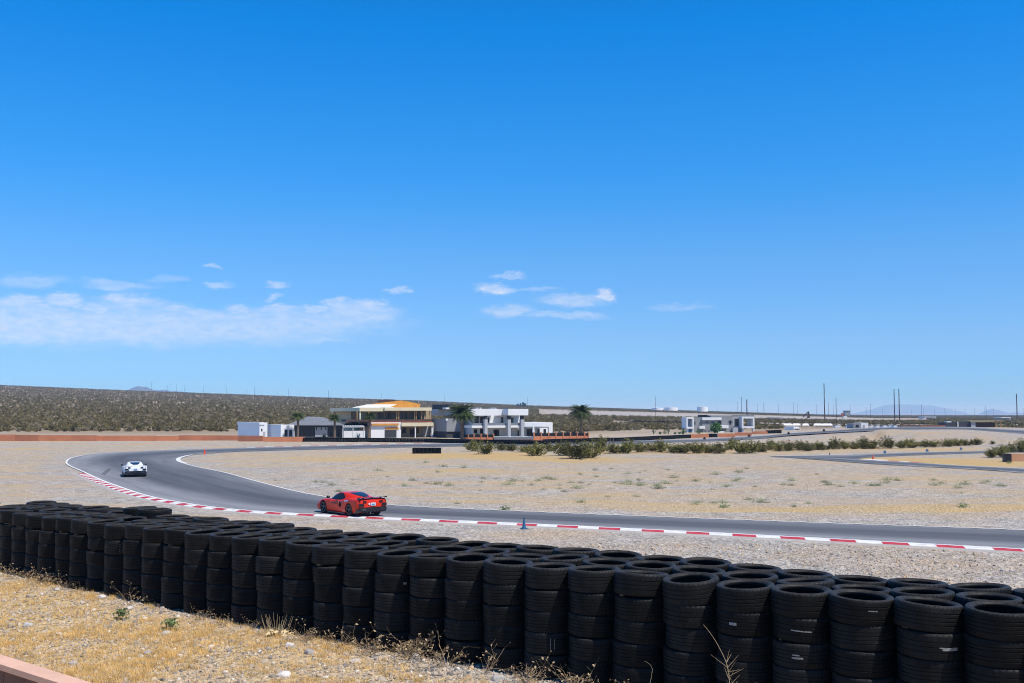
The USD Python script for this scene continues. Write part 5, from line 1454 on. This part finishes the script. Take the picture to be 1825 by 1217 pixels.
for j, (x, a, b_) in enumerate(LP):
    pole(x, a, b_, 14, f"thin utility pole on the left desert ridge, {WORDS[j]} from the left", .19, None, 1)

# ------------------------------------------------------------------ far things on the right
m_tank = M('tank_white', (.72, .73, .74), .7)
for x0, x1, y0, lab in ((1162, 1182, 726.6, 'left white water tank on the ridge'), (1183.5, 1208, 725.4, 'middle and largest white water tank on the ridge'), (1242.5, 1261.5, 724.4, 'right beige-white water tank on the ridge')):
    D = 1420; p = at((x0 + x1) / 2, 733, D); R = (x1 - x0) / 2 * D / F; top = at(x0, y0, D)[2]; base = min(gz(p[0], p[1]), p[2]) - 1
    t = thing('water_tank', lab, 'water tank', (p[0], p[1], base)); h_ = top - base
    obj('shell', lathe([(0, 0), (R, 0), (R, h_ * .96)], 40), m_tank, t, smooth=40); obj('roof', lathe([(R * 1.01, h_ * .955), (R * .5, h_ * .99), (0, h_)], 40), m_tank, t, smooth=40)
def ground_depth(x, y):
    return float(min(grounded(x, y)[1], 1500))
def far_block(name, label, cat_, x0, x1, y0, y1, D, depth, parts, phi=0):
    D = D or ground_depth((x0 + x1) / 2, y1)
    h = Facade(name, label, x0, y1, D, phi, cat_)
    for nm, a, b_, c, e, o, d, m in parts:
        h.box(nm, a, b_, c, e, o, d, m, down=(e >= y1 - .3))
    return h
for j, (x0, x1) in enumerate(((1392, 1413), (1411, 1427), (1429, 1442), (1449, 1466), (1463, 1484))):
    D = ground_depth(x0, 761.5); h = Facade('white_tent', f"white canopy tent in the far paddock, {WORDS[j]} from the left", x0, 761, D, 0, 'tent')
    h.solid('canopy', [(x0, 757.6, 0), (x1, 757.6, 0), (x0, 757.6, 6), (x1, 757.6, 6), (x0, 758.8, 0), (x1, 758.8, 0), (x0 + 3, 754.6, 3), (x1 - 3, 754.6, 3)], m_stucco)
    for x in (x0 + .4, (x0 + x1) / 2, x1 - 1.2):
        h.box('leg', x, x + .8, 758.5, 761, .1, .2, m_lgrey, down=True)
h = Facade('white_truck', 'white box van driving on the far track before the tents', 1413, 770.4, 262, 12, 'van')
h.A[2] = at(1413, 770.2, 262)[2]
h.box('cargo_body', 1414.2, 1424, 760.6, 768.6, .3, 5, m_stucco); h.box('cab', 1415, 1426, 763.4, 768.4, -.9, 1.3, m_stucco); h.box('windscreen', 1416, 1424.5, 763.8, 765.6, -.96, .1, m_pane)
for x in (1415, 1423.4):
    h.box('wheel', x, x + 2.2, 767.6, 770.2, -.5, .7, m_rubber); h.box('wheel', x, x + 2.2, 767.6, 770.2, 3.2, .7, m_rubber)
far_block('dark_trailer', 'dark and white trailer building beside the tents on the right', 'trailer', 1520, 1548, 753, 763, None, 6, [('body', 1520.5, 1534, 754.4, 763, 0, 5, m_gstucco), ('end_wall', 1534, 1547, 753.6, 763, 0, 5, m_stucco), ('window', 1525, 1530, 757, 761, -.1, .1, m_pane), ('door', 1538, 1541, 757, 763, -.1, .1, m_lgrey)])
for j, (x, w) in enumerate(((1487.5, 10), (1508, 7), (1550.5, 8), (1561, 7), (1573, 8), (1584, 6), (1592, 7))):
    y1 = 763; D = ground_depth(x, 762.6) + (j % 3)
    h = Facade('parked_vehicle', f"white vehicle parked in the far paddock, {WORDS[j]} from the left", x, y1, D, 0, 'vehicle')
    h.box('body', x, x + w, 759.3, 762.2, 0, 2, m_stucco); h.box('cabin', x + w * .2, x + w * .85, 757.4, 759.3, .15, 1.7, m_lgrey); h.box('wheels', x + .8, x + w - .8, 762.2, 763.2, .2, 1.6, m_rubber)
far_block('brown_pavilion', 'brown roadside building with open timber shade at the right', 'building', 1683, 1786, 749, 761, 300, 8, [('dark_wall', 1684, 1706, 752.6, 761, 0, 5, m_dgrey), ('roof_unit', 1687, 1695, 750.4, 752.6, 1, 2, m_stucco), ('dark_wall', 1707.5, 1730, 752, 761, 0, 5, m_dgrey), ('pillar', 1706, 1707.5, 751.5, 761, -.2, .5, m_stucco), ('pillar', 1730, 1738, 752, 761, -.2, 4, m_lgrey), ('brown_wall', 1738, 1772, 753, 761, .4, 5, m_brownroof), ('roof', 1728, 1785, 749.8, 751.4, -.6, 6.5, m_tan), ('timber_post', 1774, 1775.6, 751.2, 761, -.3, .4, m_stud), ('timber_post', 1782.5, 1784, 751.2, 761, -.3, .4, m_stud), ('timber_beam', 1772, 1785.4, 749, 749.9, -.7, .4, m_stud)])
far_block('pale_shed', 'pale blue-grey shed far off near the right border', 'shed', 1785, 1802, 743, 750, None, 12, [('wall', 1785, 1801, 744.6, 750, 0, 10, m_lgrey), ('roof', 1784.4, 1801.6, 743.4, 744.7, -1, 12, m_stucco), ('door', 1790, 1793, 746.5, 750, -.3, .3, m_gstucco)])
for j, (x0, x1) in enumerate(((1371, 1375.5), (1379, 1385), (1386, 1395.5))):
    far_block('site_trailer', f"small trailer on the far graded slope, {('left dark', 'middle pale', 'right pale')[j]} one of three", 'trailer', x0, x1, 743.4, 748.4, None, 6, [('body', x0, x1, 743.6, 748, 0, 4, (m_gstucco, m_lgrey, m_lgrey)[j]), ('skirt', x0 + .3, x1 - .3, 748, 748.6, .3, 3, m_black), ('window', x0 + 1, x0 + 2, 744.8, 746.2, -.2, .2, m_pane)])
for j, (x0, x1) in enumerate(((1644, 1650), (1651, 1657), (1658.5, 1668))):
    far_block('far_building', f"small white building on the far plain, {('left', 'middle', 'right')[j]} of a cluster", 'building', x0, x1, 741, 746.5, None, 10, [('wall', x0, x1, 742.4, 746.5, 0, 9, m_stucco), ('roof', x0 - .3, x1 + .3, 741.6, 742.5, -.5, 10, m_lgrey), ('door', x0 + 2, x0 + 3, 743.6, 746.5, -.3, .3, m_gstucco)])
far_block('dark_hut', 'dark hut on the skyline right of the tallest pole', 'hut', 1505, 1516, 731, 736, None, 8, [('wall', 1506, 1515, 732.4, 736, 0, 8, m_gstucco), ('roof', 1505.4, 1515.6, 731.8, 732.5, -.6, 9.5, m_dgrey)])
for j, x in enumerate((921, 926, 930.5, 934)):
    far_block('dark_tank', f"dark storage tank on the slope above the white villa, {('first', 'second', 'third', 'fourth')[j]} from the left", 'tank', x, x + 4, 717, 724.6, None, 4, [('shell', x, x + 3.6, (720, 719, 717.2, 719)[j], 724.6, 0, 3, M(f'tank_dark_{j}', (.035, .045, .05), .8) if j == 0 else '/World/Looks/tank_dark_0'), ('cap', x + .8, x + 2.6, (719.2, 718.2, 716.4, 718.2)[j], (720, 719, 717.2, 719)[j], 1, 1.5, m_black)])
# rusty conveyor on the slope
h = Facade('conveyor', 'dark red slanting conveyor frame on the far graded slope', 1430, 745, ground_depth(1436, 745), 0, 'conveyor')
h.solid('boom', [(1430, 742.8, 0), (1431.5, 743.8, 0), (1439.6, 733.4, 0), (1441, 734.4, 0), (1430, 742.8, 1.5), (1440, 733.4, 1.5)], m_steel)
h.solid('tower', [(1438, 745, 0), (1443.4, 745, 0), (1440, 733, 0), (1442, 733, 0), (1439, 745, 2), (1442.8, 745, 2), (1441, 733, 2)], m_steel)
# sign post with a white dish-like board
h = Facade('paddock_sign', 'tall paddock sign post with white rounded board near the tents', 1500, 751, ground_depth(1502, 751), 0, 'sign')
h.box('post', 1501, 1502.4, 739, 751, 0, .3, m_lgrey, down=True); h.box('top_board', 1499.2, 1503.8, 736, 741, -.1, .3, M('sign_red', (.35, .10, .08), .7)); h.box('white_board', 1503.4, 1509.8, 741.4, 745.6, -.1, .3, m_stucco)
# long low dark berm lines beyond the houses
tyre_run([(1125, 752.6), (1180, 753.6), (1224, 754.6)], 3, 'thin dark barrier line on the plain behind the grey house')
tyre_run([(1345, 758), (1392, 759.5)], 3, 'thin dark barrier line right of the grey house')
red_wall([(1606, 1640, 757.2, 761.4), (1640, 1684, 757.4, 761.4)], 'low dark red wall behind the crest of the far track')

# ------------------------------------------------------------------ far mountains
m_rock = M('mountain_rock', (.12, .125, .14), .95, vary=.25, vscale=.003)
def mountain(name, prof, D, depth, r):
    xs = np.linspace(prof[0][0], prof[-1][0], 140)
    ys = np.interp(xs, [p[0] for p in prof], [p[1] for p in prof])
    ys = ys - (meshkit.fbm(np.stack([xs / 9, 0 * xs, 0 * xs], 1), 4, 3) - .5) * 3 * np.clip((742 - ys) / 10, .1, 1)
    n, rows = len(xs), 13
    V = []
    for j, t in enumerate(np.linspace(-1, 1, rows)):
        fall = (1 - abs(t)) ** .8
        for x, y in zip(xs, ys):
            top = at(x, y, D)[2] + 60
            p = np.array([(x - CX) / F * (D + t * depth), D + t * depth])
            rough = 1 + .35 * (meshkit.fbm(np.array([[p[0] / 500, p[1] / 500, 0]]), 3, 5)[0] - .5) * (abs(t) > .01)
            V.append((p[0], p[1], -60 + top * fall * rough))
    f = []
    for j in range(rows - 1):
        for i in range(n - 1):
            a = j * n + i; f += [(a, a + 1, a + n + 1), (a, a + n + 1, a + n)]
    obj(name, (np.array(V), np.array(f)), m_rock, smooth=True, kind='structure')
mountain('mountain', [(215, 742), (232, 693), (247, 687.4), (262, 690.5), (275, 694.5), (300, 695.5), (330, 699), (360, 742)], 6000, 700, r7)
mountain('mountain', [(1470, 742), (1530, 735), (1560, 727), (1575, 722), (1590, 720), (1625, 720.5), (1650, 722), (1675, 725), (1700, 731), (1725, 737), (1742, 742)], 18000, 2200, r7)
mountain('mountain', [(1735, 742), (1752, 732.5), (1766, 727.6), (1778, 731.5), (1796, 736.5), (1806, 734.5), (1830, 735.5), (1860, 742)], 14500, 1500, r7)
